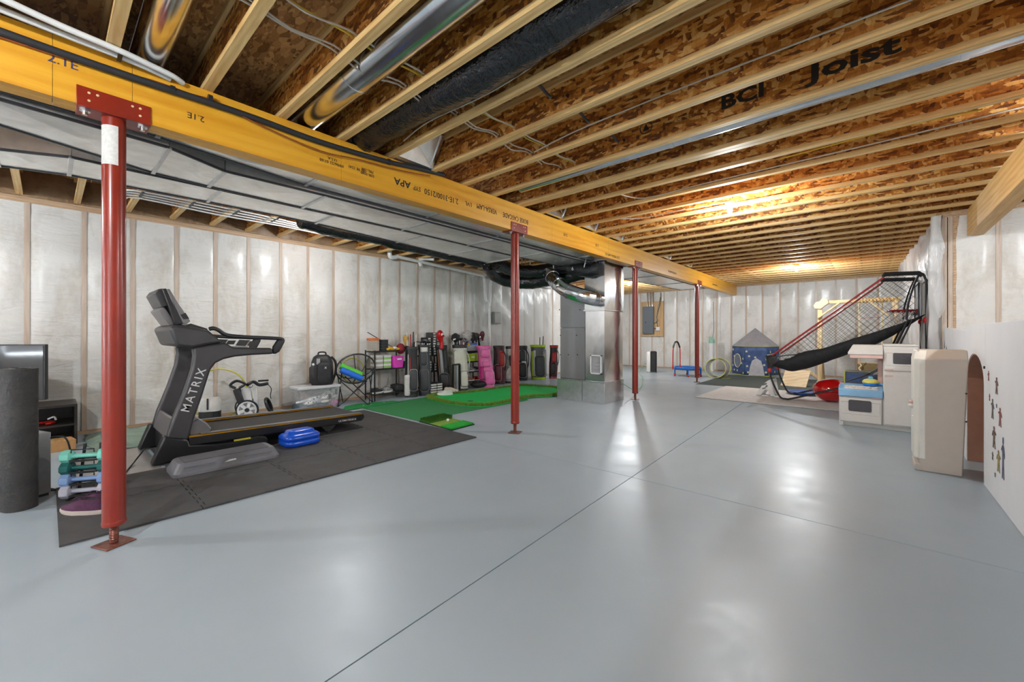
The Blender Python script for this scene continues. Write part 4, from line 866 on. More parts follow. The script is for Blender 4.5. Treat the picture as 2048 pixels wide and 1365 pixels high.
# ------------------------------------------------------------ golf bags
def golf_bag(label, px, py, ytop, wpx, body, panel, trim, lean=0, squeeze=1, clubs=(), pockets=(), name='golf_bag', strap=None, depth=.75, bands=(), turn=0, logo=None):
    p, sc_, rz = base(px, py)
    d = -SN*p.x+CS*p.y; H_ = (py-ytop)/FOC*d; W = wpx/FOC*d*.97
    o = thing(name, label, 'golf bag', (p.x, p.y, 0), rz, 'golf bags by the left wall')
    sh_ = Matrix(((1, 0, lean, 0), (0, 1, .04, 0), (0, 0, 1, 0), (0, 0, 0, 1)))
    def ring(t, f, e=2.6):
        out = []
        for k in range(20):
            a = 2*math.pi*k/20; ca, sa = math.cos(a), math.sin(a)
            out.append(Vector((math.copysign(abs(ca)**(2/e), ca)*W/2*f, math.copysign(abs(sa)**(2/e), sa)*W/2*f*depth, H_*t)))
        return out
    prof = [(0.0, .74), (.03, .80), (.08, .82), (.25, .88), (.45, .90), (.6, .84), (.75, .78), (.88, .80), (.94, .84)]
    MB().loft([ring(t, f) for t, f in prof]).tf(sh_).build('body', body, o, smooth=True, angle=40)
    MB().loft([ring(.93, .86), ring(.95, .89), ring(.99, .89), ring(1.0, .84), ring(.985, .7), ring(.94, .68)], caps=False).tf(sh_).build('collar', trim, o, smooth=True, angle=40)
    MB().loft([ring(-.0, .80), ring(.04, .84), ring(.055, .80)]).tf(sh_).build('base_cup', trim, o, smooth=True, angle=40)
    for (cx_, cz, w_, h_, m_, dp) in pockets:
        rings = []
        for (t, s_) in ((0, 1), (.55, 1), (.85, .9), (1, .7)):
            rings.append([Vector((cx_*W+x*s_, -W/2*depth*.62-dp*W*t*.9, cz*H_+y*s_)) for x, y in rrect(w_*W, h_*H_, min(w_*W, h_*H_)*.32, 5)])
        pk = MB().loft(rings).tf(sh_).build('pocket', m_, o, smooth=True, angle=40)
        zz = [Vector((cx_*W+x, -W/2*depth*.62-dp*W*.42, cz*H_+y)) for x, y in rrect(w_*W*1.02, h_*H_*1.01, min(w_*W, h_*H_)*.32, 5)]
        MB().tube(zz, .005, 5, closed=True).tf(sh_).build('piping', panel, pk, smooth=True)
    for (cx_, z0, z1, w_, m_) in bands:
        MB().grid(lambda u, v: Vector(((cx_+(u-.5)*w_)*W, -W/2*depth*(.885-.25*abs(cx_))-.004, (z0+(z1-z0)*v)*H_)), 2, 6).tf(sh_).build('panel', m_, o, smooth=True, solid=.006)
    if strap:
        MB().tube([sh_ @ q for q in smooth_path([Vector((.30*W, -W*.36, .9*H_)), Vector((.52*W, -W*.5, .72*H_)), Vector((.50*W, -W*.55, .5*H_)), Vector((.38*W, -W*.42, .36*H_))], 5)], .016, 6, ry=.006).build('strap', strap, o, smooth=True)
    for q, (cx_, cy_, z, kind, m_) in enumerate(clubs):
        a = Vector((cx_*W, cy_*W, .8*H_)); b_ = Vector((cx_*W*1.25, cy_*W*1.2, z*H_))
        c = MB().cyl(sh_ @ a, sh_ @ b_, .007 if kind != 'grip' else .012, 8)
        c.build('club_shaft', m_ if kind == 'grip' else CHROME, o, smooth=True)
        e = sh_ @ b_
        if kind == 'head': MB().sph(e+Vector((.02, 0, .0)), (.055, .04, .03), 10, 6).build('club_head', m_, o, smooth=True)
        if kind == 'iron': MB().prism([e+Vector((-.008, 0, -.01)), e+Vector((.06, 0, .012)), e+Vector((.065, 0, .045)), e+Vector((.0, 0, .03))], (0, .012, 0)).build('club_head', m_, o, bevel=.003)
        if kind == 'cover': MB().lathe([(.02, -.12), (.03, -.06), (.05, 0), (.06, .05), (.045, .1), (.001, .12)], e, 12).build('head_cover', m_, o, smooth=True)
    return o
BGK = mat('bag_black', (.016, .016, .018), .5, var=.25, bmp=.2); BGG = mat('bag_charcoal', (.045, .047, .052), .5, var=.15); BGW = mat('bag_white', (.66, .65, .62), .5, var=.08)
BGC = mat('bag_cream', srgb(206, 203, 190), .55, var=.06); BGP = mat('bag_pink', srgb(226, 104, 168), .45, var=.08); BGPD = mat('bag_hot_pink', srgb(196, 44, 128), .45, var=.08)
BGM = mat('bag_maroon', srgb(92, 22, 40), .5, var=.15); BGS = mat('bag_silver', srgb(150, 152, 154), .45, .2, var=.08); BGL = mat('bag_lime', srgb(176, 206, 44), .45, var=.06); BGR = mat('bag_red', srgb(176, 36, 34), .45, var=.1)
MIDG = mat('bag_mid_grey', srgb(92, 94, 96), .5, var=.1)
golf_bag('black golf bag with white and red trim at the left end of the bag row', 823, 794, 694, 30, BGK, BGW, BGK, .0, clubs=((-.25, 0, 1.28, 'grip', BGW), (-.05, .1, 1.25, 'grip', BGR), (.1, 0, 1.30, 'grip', BGK), (.25, .1, 1.24, 'grip', BGW), (-.3, .1, 1.12, 'cover', mat('cover_tan', srgb(190, 150, 70), .7, var=.3, scale=30))), pockets=((-.28, .24, .34, .40, BGW, .22), (.14, .34, .5, .42, BGG, .28)), bands=((-.1, .3, .8, .07, BGR), (-.22, .3, .85, .05, BGW)))
golf_bag('charcoal golf bag with a round lower pocket beside the shoe boxes', 850, 791, 690, 29, BGG, BGS, BGK, -.02, clubs=((-.1, 0, 1.06, 'head', BLACK), (.2, 0, 1.05, 'head', BLACK), (0, .1, 1.08, 'head', MIDGREY)), pockets=((-.02, .30, .62, .42, BGG, .25), (-.05, .72, .5, .26, BGG, .16)), bands=((.0, .86, .95, .5, BGW),))
golf_bag('grey and black golf bag below the red bird headcover', 890, 783, 691, 29, BGK, BGS, BGK, -.09, pockets=((.05, .24, .68, .32, BGK, .28),), bands=((-.06, .38, .92, .22, BGS), (.22, .45, .92, .12, BGG), (-.26, .3, .9, .05, mat('bag_orange', srgb(190, 110, 60), .5, var=.05))))
golf_bag('cream white golf bag with black piping leaning left of the bins', 922, 781, 690, 35, BGC, BGK, BGK, -.03, pockets=((.22, .26, .42, .34, BGC, .25), (-.14, .5, .4, .75, BGC, .08)), strap=BGS, clubs=((-.3, 0, 1.1, 'iron', CHROME), (0, 0, 1.12, 'head', BLACK), (.2, 0, 1.08, 'head', MIDGREY)))
golf_bag('bright pink golf bag with white piping', 975, 774, 692, 34, BGP, BGW, BGP, -.10, pockets=((.18, .24, .58, .36, BGP, .26), (.08, .56, .5, .14, BGP, .2), (.06, .82, .56, .22, BGP, .22)), bands=((-.22, .06, .5, .3, BGPD),), clubs=((-.3, 0, 1.2, 'cover', BGK), (0, .1, 1.24, 'cover', BGM), (-.15, .1, 1.2, 'iron', CHROME)))
golf_bag('maroon and black golf bag just right of the pink bag', 999, 768, 692, 27, BGM, BGW, BGK, -.02, pockets=((-.1, .3, .5, .42, BGM, .22), (.22, .66, .4, .4, BGR, .18)), bands=((-.3, .5, .92, .2, BGK),), strap=BGK)
golf_bag('white and black stand bag half hidden by the second red post', 1020, 766, 693, 24, BGW, BGK, BGK, .02, pockets=((-.15, .26, .5, .34, BGW, .22), (.1, .6, .4, .3, BGK, .15)), bands=((.1, .4, .9, .14, BGK),), strap=BGK)
golf_bag('black golf bag with white lettering right of the second red post', 1046, 761, 692, 24, BGK, BGW, BGK, -.02, pockets=((.0, .3, .66, .42, BGK, .24), (.0, .72, .5, .3, BGG, .12)), strap=BGK, bands=((.1, .5, .56, .4, BGW),))
lb_ = golf_bag('grey golf bag with lime green curved panel', 1077, 758, 690, 37, MIDG, BGL, BGL, -.02, pockets=((.1, .38, .54, .62, BGG, .22),), bands=((-.30, .08, .82, .16, BGL), (-.2, .1, .84, .14, BGW), (.36, .1, .86, .2, BGS)), clubs=((.1, 0, 1.22, 'grip', BGK), (.25, .05, 1.25, 'grip', BGK)))
golf_bag('black stand bag with red straps beside the furnace', 1106, 757, 691, 20, BGK, BGR, BGR, .03, pockets=((.0, .3, .6, .36, BGK, .2), (.05, .64, .4, .3, BGR, .14)), strap=BGS)
# red bird headcover
p, sc_, rz = base(893, 783); d = -SN*p.x+CS*p.y
zb = CAM_H+(HOR-693)/FOC*d; q = FX(881, 690, p.x); 
rb_ = thing('head_cover', 'glossy red bird shaped club headcover above the grey golf bag', 'club cover', (q.x, q.y, zb), rz)
REDG = mat('red_glossy', srgb(186, 20, 24), .3, var=.08)
MB().tube(smooth_path([(.02, 0, -.05), (.025, 0, .06), (.01, 0, .14), (-.01, 0, .22), (.0, 0, .29), (.04, 0, .33)], 4), [.05, .05, .048, .047, .046, .046, .047, .05, .055, .06, .066, .072, .078, .082, .084, .084, .08, .075, .066, .05, .02][:21], 14).build('knit_body', REDG, rb_, smooth=True, angle=60)
MB().sph((.035, -.07, .26), (.025, .02, .035), 10, 6).build('eye_patch', WHITE, rb_, smooth=True); MB().sph((.06, -.09, .235), (.03, .04, .025), 8, 6).build('beak', REDG, rb_, smooth=True)
# ------------------------------------------------------------ wire shelving
def rack(label, y0, y1, x0, x1, zs, top, wire=True, loops=False):
    o = thing('wire_shelf', label, 'shelf', ((x0+x1)/2, (y0+y1)/2, 0), world=True)
    for x in (x0, x1):
        for y in (y0, y1): MB().cyl((x, y, 0), (x, y, top), .014, 8).build('post', BLKMET, o, smooth=True)
    for z in zs:
        b = MB()
        for (a, c) in (((x0, y0), (x1, y0)), ((x1, y0), (x1, y1)), ((x1, y1), (x0, y1)), ((x0, y1), (x0, y0))): b.bar((*a, z), (*c, z), .012, .022)
        n = int((y1-y0)/.035)
        for k in range(1, n): b.cyl((x0, y0+(y1-y0)*k/n, z+.006), (x1, y0+(y1-y0)*k/n, z+.006), .003, 5)
        b.build('shelf_tier', BLKMET, o)
    if loops:
        for y in (y0, y1): MB().tube(smooth_path([(x0, y, top), (x0, y, top+.1), (x0+.06, y, top+.13), (x1-.06, y, top+.13), (x1, y, top+.1), (x1, y, top)], 4), .011, 8).build('end_loop', BLKMET, o, smooth=True)
    return o
rack('low black wire shelf with a pink basket beside the round chair', 4.11, 4.80, -7.42, -7.08, (.12, .60, .94), .97)
XS = -7.24
def at_shelf(px, zz, X=XS): 
    q = FX(px, 700, X); return Vector((X, q.y, zz))
def simple_box(label, cat, c, dims, m, rz=0, lid=None, name='box', bevel=.004, group=None):
    o = thing(name, label, cat, c, rz, group)
    MB().box(-dims[0]/2, dims[0]/2, -dims[1]/2, dims[1]/2, 0, dims[2]*(.72 if lid else 1)).build('body', m, o, bevel=bevel)
    if lid: MB().box(-dims[0]/2-.004, dims[0]/2+.004, -dims[1]/2-.004, dims[1]/2+.004, dims[2]*.72, dims[2]).build('lid', lid, o, bevel=bevel)
    return o
# first shelf contents: shoe box columns, folded towels, basket, shoes
ORG = mat('orange_lid', srgb(206, 110, 56), .5, var=.1); PALE = mat('pale_box', srgb(176, 168, 158), .6, var=.15, scale=20); LIMEB = mat('lime_label', srgb(150, 196, 110), .5, var=.1)
for k in range(5):
    simple_box(['bottom', 'second', 'third', 'fourth', 'top orange topped'][k]+' ball sleeve box in the stack on the low wire shelf', 'box', (-7.3, 4.20, .955+k*.05), (.2, .16, .05), PALE if k < 4 else ORG, 0, group='ball boxes on the low shelf')
for k in range(4):
    simple_box(['bottom', 'second', 'third', 'top'][k]+' black accessory box behind the yellow gloves', 'box', (-7.25, 4.37, .955+k*.055), (.2, .14, .055), BGK, R(4), lid=DKGREY, group='black boxes on the low shelf')
for k in range(6):
    simple_box(['bottom', 'second', 'third', 'fourth', 'fifth', 'top'][k]+' white golf ball carton in the left stack on the middle tier', 'box', (-7.23, 4.24, .615+k*.043), (.2, .16, .043), WHITE if k % 2 else PALE, R(2*(k % 3)), group='white cartons on the low shelf')
    simple_box(['bottom', 'second', 'third', 'fourth', 'fifth', 'top'][k]+' green labelled carton in the right stack on the middle tier', 'box', (-7.23, 4.42, .615+k*.043), (.2, .16, .043), LIMEB if k % 2 == 0 else WHITE, 0, group='green cartons on the low shelf')
pk_ = thing('basket', 'bright magenta plastic basket on the middle tier of the low wire shelf', 'basket', (-7.18, 4.64, .615))
MAG = mat('magenta_plastic', srgb(226, 70, 190), .4, var=.05)
MB().loft([rr3(.2, .2, .02, 0), rr3(.23, .23, .025, .21), rr3(.245, .245, .025, .21), rr3(.245, .245, .025, .225), rr3(.215, .215, .02, .225), rr3(.185, .185, .02, .01)]).build('tub', MAG, pk_, smooth=True, angle=40)
MB().bar((.122, -.05, .17), (.122, .05, .17), .012, .03).build('handle_slot', WHITE, pk_)
YLW = mat('yellow_cloth', srgb(222, 176, 40), .8, var=.2, scale=20)
gl = thing('glove_heap', 'heap of yellow golf gloves on the low wire shelf', 'gloves', (-7.18, 4.53, .955))
for k in range(5): MB().sph((.0+.05*nz(k, 1)*2, -.08+.05*k, .03+.02*(k % 2)), (.07, .055, .03), 10, 6, Matrix.Rotation(k, 3, 'Z')).build('glove', YLW if k != 3 else WHITE, gl, smooth=True)
tag(MB().bar((-7.15, 4.62, .98), FX(735, 665, -7.3), .014, .014).build('club_shaft', BLACK), 'thin dark club shaft leaning up from the low wire shelf', 'golf club')
rc = thing('cap', 'dark red cap on the right end of the low wire shelf', 'cap', (-7.2, 4.76, .955)); MB().sph((0, 0, .03), (.1, .09, .11), 14, 8).build('crown', mat('dark_red_cloth', srgb(130, 24, 40), .8, var=.15), rc, smooth=True); MB().sph((.06, .08, .06), (.07, .08, .03), 10, 6).build('peak', BGK, rc, smooth=True)
ZEB = mat('mono_knit', (.3, .3, .3), .7, var=.9, scale=25)
for k, (yy, xx, nm) in enumerate(((4.22, -7.18, 'front left'), (4.32, -7.28, 'rear left'), (4.46, -7.18, 'middle'))):
    shoe('black and white golf shoe, '+nm+' of the bottom tier on the low wire shelf', (xx, yy, .135), R(95+k*8), ZEB if k else BGK, WHITE, BGW, .28, 'golf shoes on the low shelf')
simple_box('black shoe bag on the bottom tier of the low wire shelf', 'bag', (-7.2, 4.68, .135), (.26, .2, .14), BGK, bevel=.04)
simple_box('black pouch on the middle tier at the right end of the low wire shelf', 'bag', (-7.2, 4.79, .615), (.2, .07, .12), BGK, bevel=.02)
# second shelf with shoe boxes
rack('black wire rack stacked with shoe boxes between the dark golf bags', 5.34, 5.90, -7.56, -7.30, (.1, .45, .8), .98, loops=True)
bx = 0
for (cy, z0, n, mm) in ((5.58, .985, 4, BGK), (5.72, .985, 6, DKGREY), (5.58, .815, 3, BGK), (5.74, .815, 3, DKGREY), (5.60, .465, 4, BGK), (5.76, .465, 3, DKGREY)):
    for k in range(n):
        pos = ['bottom', 'second', 'third', 'fourth', 'fifth', 'sixth'][k]; where = {(.985): 'above the top tier', (.815): 'on the upper tier', (.465): 'on the middle tier'}[z0]
        side = 'left' if cy < 5.65 else 'right'
        o = simple_box('dark shoe box, '+pos+' in the '+side+' stack '+where+' of the box rack', 'shoe box', (-7.43, cy, z0+k*.056), (.24, .135, .055), mm, R(3*nz(k, cy*9)*2), group='dark shoe boxes on the rack', name='shoe_box')
        MB().box(.1205, .122, -.045, .02, .012, .045).build('paper_label', WHITE, o)
for k in range(4):
    for s in range(2):
        o = simple_box('white and black shoe box, '+['bottom', 'second', 'third', 'top'][k]+' of the '+['left', 'right'][s]+' floor stack below the box rack', 'shoe box', (-6.98, 5.36+.15*s, .05+k*.05), (.22, .13, .048), BGW, 0, lid=BGK, group='white shoe boxes near the floor', name='shoe_box')
simple_box('low black crate under the floor stack of shoe boxes', 'crate', (-6.98, 5.44, 0), (.26, .32, .05), BLACK)
# third rack: bins and shoes
rack('tall black wire rack filled with bins between the white and pink golf bags', 6.64, 7.12, -7.56, -7.30, (.12, .36, .6, .86), 1.05, loops=True)
bn = thing('storage_bin', 'clear grey storage tub with blue lid on top of the tall rack', 'storage box', (-7.43, 6.88, .875))
MB().loft([rr3(.20, .36, .06, 0), rr3(.24, .40, .07, .15)]).build('tub', mat('smoky_tub', (.42, .44, .48), .25, var=.1), bn, smooth=True, angle=40); MB().loft([rr3(.25, .41, .07, .15), rr3(.25, .41, .07, .185), rr3(.22, .38, .06, .19)]).build('lid', mat('blue_lid', srgb(30, 92, 200), .35, var=.06), bn, smooth=True, angle=40); MB().box(.12, .13, -.18, -.1, .14, .19).build('latch', YLW, bn)
gbn = thing('storage_bin', 'lime green storage box on the second tier of the tall rack', 'storage box', (-7.43, 6.88, .62)); MB().loft([rr3(.22, .38, .03, 0), rr3(.24, .4, .03, .17), rr3(.25, .41, .03, .175), rr3(.24, .4, .03, .19)]).build('tub', BGL, gbn, smooth=True, angle=40); MB().box(.118, .124, -.06, .06, .08, .12).build('paper_label', WHITE, gbn)
simple_box('black tray on the tier under the blue lidded tub', 'tray', (-7.43, 6.88, .82), (.2, .4, .03), BLACK)
shoe('grey and black golf shoe on the middle tier of the tall rack', (-7.36, 6.87, .372), R(80), ZEB, WHITE, BGW, .29); shoe('dark navy golf shoe behind the grey shoe on the tall rack', (-7.38, 7.07, .372), R(80), mat('navy_knit', (.02, .025, .05), .7, var=.3), WHITE, BGW, .29)
shoe('red and white golf shoe on the lower tier of the tall rack', (-7.33, 7.07, .135), R(85), REDG, WHITE, None, .30); shoe('tan golf shoe left of the red shoe on the tall rack', (-7.36, 6.81, .135), R(70), mat('tan_leather', srgb(170, 110, 70), .5, var=.15), WHITE, None, .28)
heap = thing('duffel_bag', 'slumped black duffel bag on the floor beneath the tall rack', 'bag', (-7.05, 6.86, 0)); b = MB().sph((0, 0, .085), (.14, .26, .085), 20, 12); b.v = [tuple(Vector(v)*(1+.16*nz(v[0]*9, v[1]*9, v[2]*9))) for v in b.v]; b.build('body', BGK, heap, smooth=True, angle=80)
MB().tube(smooth_path([(.1, -.2, .13), (.12, -.1, .2), (.12, .1, .2), (.1, .2, .13)], 4), .01, 6).build('handle', BGG, heap, smooth=True)
for k, (px, py, r_, c, nm) in enumerate(((911, 676, .11, (.02, .02, .02), 'black fuzzy'), (934, 672, .14, (.5, .46, .44), 'grey fluffy'), (946, 674, .11, (.08, .07, .06), 'dark brown'), (958, 674, .08, srgb(150, 96, 84), 'dusty red'), (926, 688, .06, srgb(170, 120, 126), 'pale pink'))):
    q = FX(px, py, -7.38); h_ = thing('club_cover', nm+' club headcover heaped over the tall rack', 'club cover', (q.x, q.y, q.z-r_*.8), group='headcovers above the tall rack')
    b = MB().sph((0, 0, r_*.8), (r_*.8, r_*.95, r_), 16, 10); b.v = [tuple(Vector(v)+Vector((nz(v[0]*30+k, v[1]*30, v[2]*30), nz(v[1]*30, v[0]*30, k), 0))*.03) for v in b.v]; b.build('fur', mat('cover_'+nm.replace(' ', '_'), c, .8, var=.5, scale=40), h_, smooth=True, angle=80)
    MB().cyl((0, 0, -.16), (0, 0, .05), .025, 8).build('sock', BGK, h_, smooth=True)
# dark stand frame and grey club tube
cf = thing('club_stand', 'black and grey tube frame stand in front of the white golf bag', 'stand', (FZ(912, 792).x, FZ(912, 792).y, 0), world=True)
q0 = FZ(906, 785); q1 = FZ(919, 783); zt = CAM_H+(HOR-730)/FOC*9.0
for q in (q0, q1): MB().bar((q.x, q.y, 0), (q.x, q.y, zt), .035, .035).build('upright', BLKMET, cf)
MB().bar((q0.x, q0.y, zt), (q1.x, q1.y, zt), .035, .035).build('cross_bar', BLKMET, cf); MB().bar((q0.x, q0.y, .02), (q1.x, q1.y, .02), .035, .035).build('cross_bar', BLKMET, cf)
MB().bar(q0.lerp(q1, .6)+Vector((0, 0, .03)), q0.lerp(q1, .6)+Vector((0, 0, zt-.02)), .06, .05).build('grey_tube', BGS, cf, bevel=.01)
# white slippers
SL = mat('slipper_grey', srgb(206, 204, 198), .7, var=.08)
q = FZ(890, 793); shoe('pale grey slip on shoe at the edge of the putting green', (q.x, q.y, .024), R(238), SL, WHITE, None, .33, 'slip on shoes'); q = FZ(902, 787); shoe('cream slip on shoe resting behind its pair on the putting green', (q.x, q.y, .024), R(60), mat('slipper_cream', srgb(196, 184, 168), .7, var=.1), WHITE, None, .33, 'slip on shoes')
shoe('black and white golf shoe on the floor left of the slip on shoes', (-6.95, 5.75, 0), R(250), ZEB, WHITE, BGW, .30)
# ------------------------------------------------------------ clear bin, backpack, round chair, cart, cooler bag
CLR = mat('clear_bin', (.80, .82, .85), .15, var=.03); CLR.node_tree.nodes['Principled BSDF'].inputs['Alpha'].default_value = .30
cbn = thing('clear_bin', 'clear plastic storage bin with white lid holding spotted plush toys', 'storage box', (-7.2, 3.06, 0), R(0))
BL, BW, BH = .72, .42, .40
MB().loft([[Vector((y, x, z)) for x, y, z in [(a.x, a.y, a.z) for a in rr3(BL*.84, BW*.84, .05, .004)]], [Vector((a.y, a.x, a.z)) for a in rr3(BL*.98, BW*.98, .05, BH-.03)]]).build('tub', CLR, cbn, smooth=True, angle=40)
MB().loft([[Vector((a.y, a.x, a.z)) for a in rr3(BL*1.02, BW*1.04, .05, BH-.035)], [Vector((a.y, a.x, a.z)) for a in rr3(BL*1.02, BW*1.04, .05, BH-.005)], [Vector((a.y, a.x, a.z)) for a in rr3(BL*.98, BW*1.0, .05, BH)]]).build('lid', mat('lid_white', (.72, .74, .77), .35, var=.04), cbn, smooth=True, angle=40)
DAL = mat('spotted_plush', (.8, .79, .76), .9, var=.05); 
def dal():
    m, nt, b = nodes_of('dalmatian_plush'); v = coords(nt); vo = nt.nodes.new('ShaderNodeTexVoronoi'); vo.inputs['Scale'].default_value = 22; nt.links.new(v, vo.inputs['Vector'])
    nt.links.new(ramp(nt, vo.outputs['Distance'], [(.22, (.02, .02, .02)), (.3, (.82, .81, .78))]), b.inputs['Base Color']); b.inputs['Roughness'].default_value = .9; return m
DALM = dal()
def plush(label, loc, rz, L, m, headm=None):
    o = thing('plush_dog', label, 'plush toy', loc, rz)
    b = MB().sph((0, 0, .07), (.06, L*.5, .065), 16, 10).sph((.0, L*.55, .11), (.06, .075, .065), 14, 8).sph((0, L*.66, .095), (.035, .05, .035), 10, 6)
    for s in (-1, 1): b.sph((s*.06, L*.3, .03), (.03, .08, .03), 8, 6).sph((s*.06, -L*.35, .03), (.035, .09, .035), 8, 6)
    b.tube(smooth_path([(0, -L*.45, .07), (.03, -L*.65, .06), (.0, -L*.8, .05)], 3), .018, 6)
    b.build('plush_body', m, o, smooth=True, angle=80)
    for s in (-1, 1): MB().sph((s*.065, L*.52, .105), (.015, .03, .05), 8, 6).build('ear', BLACK, o, smooth=True)
    for s in (-1, 1): MB().sph((s*.025, L*.62, .14), .009, 6, 4).build('eye', BLACK, o)
plush('white plush dog with black spots lying in the clear bin', (-7.09, 3.02, .10), R(0), .40, DALM)
plush('second spotted plush dog at the right end in the clear bin', (-7.12, 3.22, .16), R(20), .28, DALM)
simple_box('beige picture book tilted inside the clear bin', 'book', (-7.12, 2.82, .2), (.02, .2, .14), mat('book_beige', srgb(190, 176, 168), .7, var=.2, scale=30), R(12))
pkp = thing('plush_ball', 'small pink patterned plush in the bottom right of the clear bin', 'plush toy', (-7.08, 3.32, .02)); MB().sph((0, 0, .06), (.06, .08, .06), 12, 8).build('plush_body', mat('pink_pattern', srgb(200, 130, 170), .8, var=.5, scale=40), pkp, smooth=True)
simple_box('folded grey blanket at the bottom of the clear bin', 'blanket', (-7.22, 2.98, .012), (.26, .52, .09), mat('blue_grey_cloth', srgb(96, 110, 124), .9, var=.3, scale=20), 0, bevel=.03)
bp = thing('backpack', 'black backpack standing on the white bin lid', 'backpack', (-7.22, 3.18, .401), R(68))
def bring(z, w, d_): return [Vector((x, y, z)) for x, y in rrect(w, d_, min(w, d_)*.4, 5)]
MB().loft([bring(0, .33, .20), bring(.03, .36, .23), bring(.25, .36, .23), bring(.40, .34, .21), bring(.48, .28, .17), bring(.52, .18, .10)]).build('body', BGK, bp, smooth=True, angle=60)
MB().loft([[Vector((x*s+.03, -.11-dy, .22+y*s)) for x, y in rrect(.22, .36, .08, 5)] for s, dy in ((1, 0), (1, .03), (.9, .055), (.7, .065))]).build('front_pocket', mat('pack_black', (.022, .022, .025), .6, var=.3, bmp=.4), bp, smooth=True, angle=40)
MB().loft([[Vector((x*s-.15-dy*.2, -.08-dy, .18+y*s)) for x, y in rrect(.1, .3, .04, 5)] for s, dy in ((1, 0), (1, .02), (.85, .035))]).build('side_pocket', BGK, bp, smooth=True, angle=40)
MB().tube(smooth_path([(-.06, 0, .50), (-.05, 0, .56), (.05, 0, .56), (.06, 0, .50)], 4), .014, 8).build('top_handle', BGK, bp, smooth=True)
MB().tube(smooth_path([(.15, .06, .48), (.22, .05, .38), (.22, .04, .2), (.17, .06, .04)], 5), .02, 8, ry=.008).build('shoulder_strap', BGK, bp, smooth=True)
MB().box(-.09, -.035, -.122, -.118, .36, .46).build('hang_tag', mat('tag_grey', (.4, .4, .4), .5, var=.1), bp); MB().sph((-.14, -.105, .36), (.022, .008, .022), 10, 6).build('badge', WHITE, bp); MB().sph((-.15, -.10, .19), (.025, .01, .03), 10, 6).build('badge', mat('badge_pink', srgb(180, 150, 150), .5, var=.3), bp)
text('X', .05, WHITE, bp, (.05, -.178, .3), (1, 0, 0), (0, 0, 1), 'logo', bold=.001)
# round folding chair
mc = thing('moon_chair', 'folding black mesh saucer chair frame beside the clear bin', 'chair', (-7.06, 3.72, 0), R(52))
def ringp(r_, z0, tilt, n=28, sy=1): return [Vector((r_*math.cos(2*math.pi*k/n), r_*sy*math.sin(2*math.pi*k/n)*math.cos(tilt)+.0, z0+r_*math.sin(2*math.pi*k/n)*math.sin(tilt))) for k in range(n)]
rim_ = ringp(.335, .66, R(48)); MB().tube(rim_, .015, 8, closed=True).build('rim', BLKMET, mc, smooth=True)
rim2 = ringp(.315, .66, R(48)); 
NET = mat('black_mesh', (.015, .015, .015), .7, var=.2); NET.node_tree.nodes['Principled BSDF'].inputs['Alpha'].default_value = .35
bot = Vector((0, -.02, .34)); sb = MB(); rg_ = []
for f, dz in ((1, 0), (.75, -.05), (.5, -.085), (.2, -.1), (.02, -.1)):
    c0 = Vector((0, .0, .66)); rg_.append([c0+(q-c0)*f+Vector((0, .10*(1-f), dz*1.6)) for q in rim2])
MB().loft(rg_, caps=False).build('seat_sling', NET, mc, smooth=True, angle=80)
for k in range(0, 28, 4): MB().tube([rg_[0][k], rg_[1][k], rg_[2][k], rg_[3][k]], .009, 6).build('webbing', BLKMET, mc, smooth=True)
lp = [(-.28, -.18), (.28, -.18), (.28, .22), (-.28, .22)]; tp = [rim_[14], rim_[0], rim_[7], rim_[21]]
for a, b_ in (((-.26, -.2, 0), (.22, -.16, .44)), ((.26, -.2, 0), (-.22, -.16, .44)), ((-.26, .2, 0), (.22, .16, .5)), ((.26, .2, 0), (-.22, .16, .5)), ((-.26, -.2, 0), (-.27, .14, .62)), ((.26, -.2, 0), (.27, .14, .62)), ((-.26, .2, 0), (-.27, -.18, .52)), ((.26, .2, 0), (.27, -.18, .52))):
    MB().cyl(a, b_, .009, 8).build('leg', BLKMET, mc, smooth=True)
for x, y in ((-.26, -.2), (.26, -.2), (-.26, .2), (.26, .2)): MB().cyl((x, y, 0), (x, y, .02), .018, 8).build('foot', BLACK, mc)
fr2 = thing('foam_roller', 'bright blue foam roller lying in the round chair', 'foam roller', (-7.03, 3.62, .56), rot=(R(90-27), 0, R(-20))); MB().cyl((0, 0, -.2), (0, 0, .2), .055, 18).build('roller', mat('blue_foam', srgb(36, 110, 220), .6, var=.06), fr2, smooth=True)
fr3 = thing('foam_roller', 'bright green foam roller behind the blue one in the round chair', 'foam roller', (-7.12, 3.66, .62), rot=(R(90-27), 0, R(-20))); MB().cyl((0, 0, -.2), (0, 0, .2), .055, 18).build('roller', mat('green_foam', srgb(96, 206, 60), .6, var=.06), fr3, smooth=True)
HOOP = mat('yellow_hoop', srgb(214, 204, 70), .35, var=.05)
def hoop(label, c, r_, tilt, rz): 
    o = thing('hula_hoop', label, 'hoop', c, rz); MB().tube([Vector((r_*math.cos(2*math.pi*k/40), -r_*math.sin(2*math.pi*k/40)*math.sin(tilt)*-1, r_+r_*math.sin(2*math.pi*k/40)*math.cos(tilt))) for k in range(40)], .011, 8, closed=True).build('ring', HOOP, o, smooth=True)
hoop('large yellow hoop leaning on the wall behind the golf push cart', (-7.44, 1.72, 0), .375, R(5), R(90)); hoop('slim yellow hoop standing behind the round chair', (-7.45, 3.86, .36), .23, R(5), R(90))
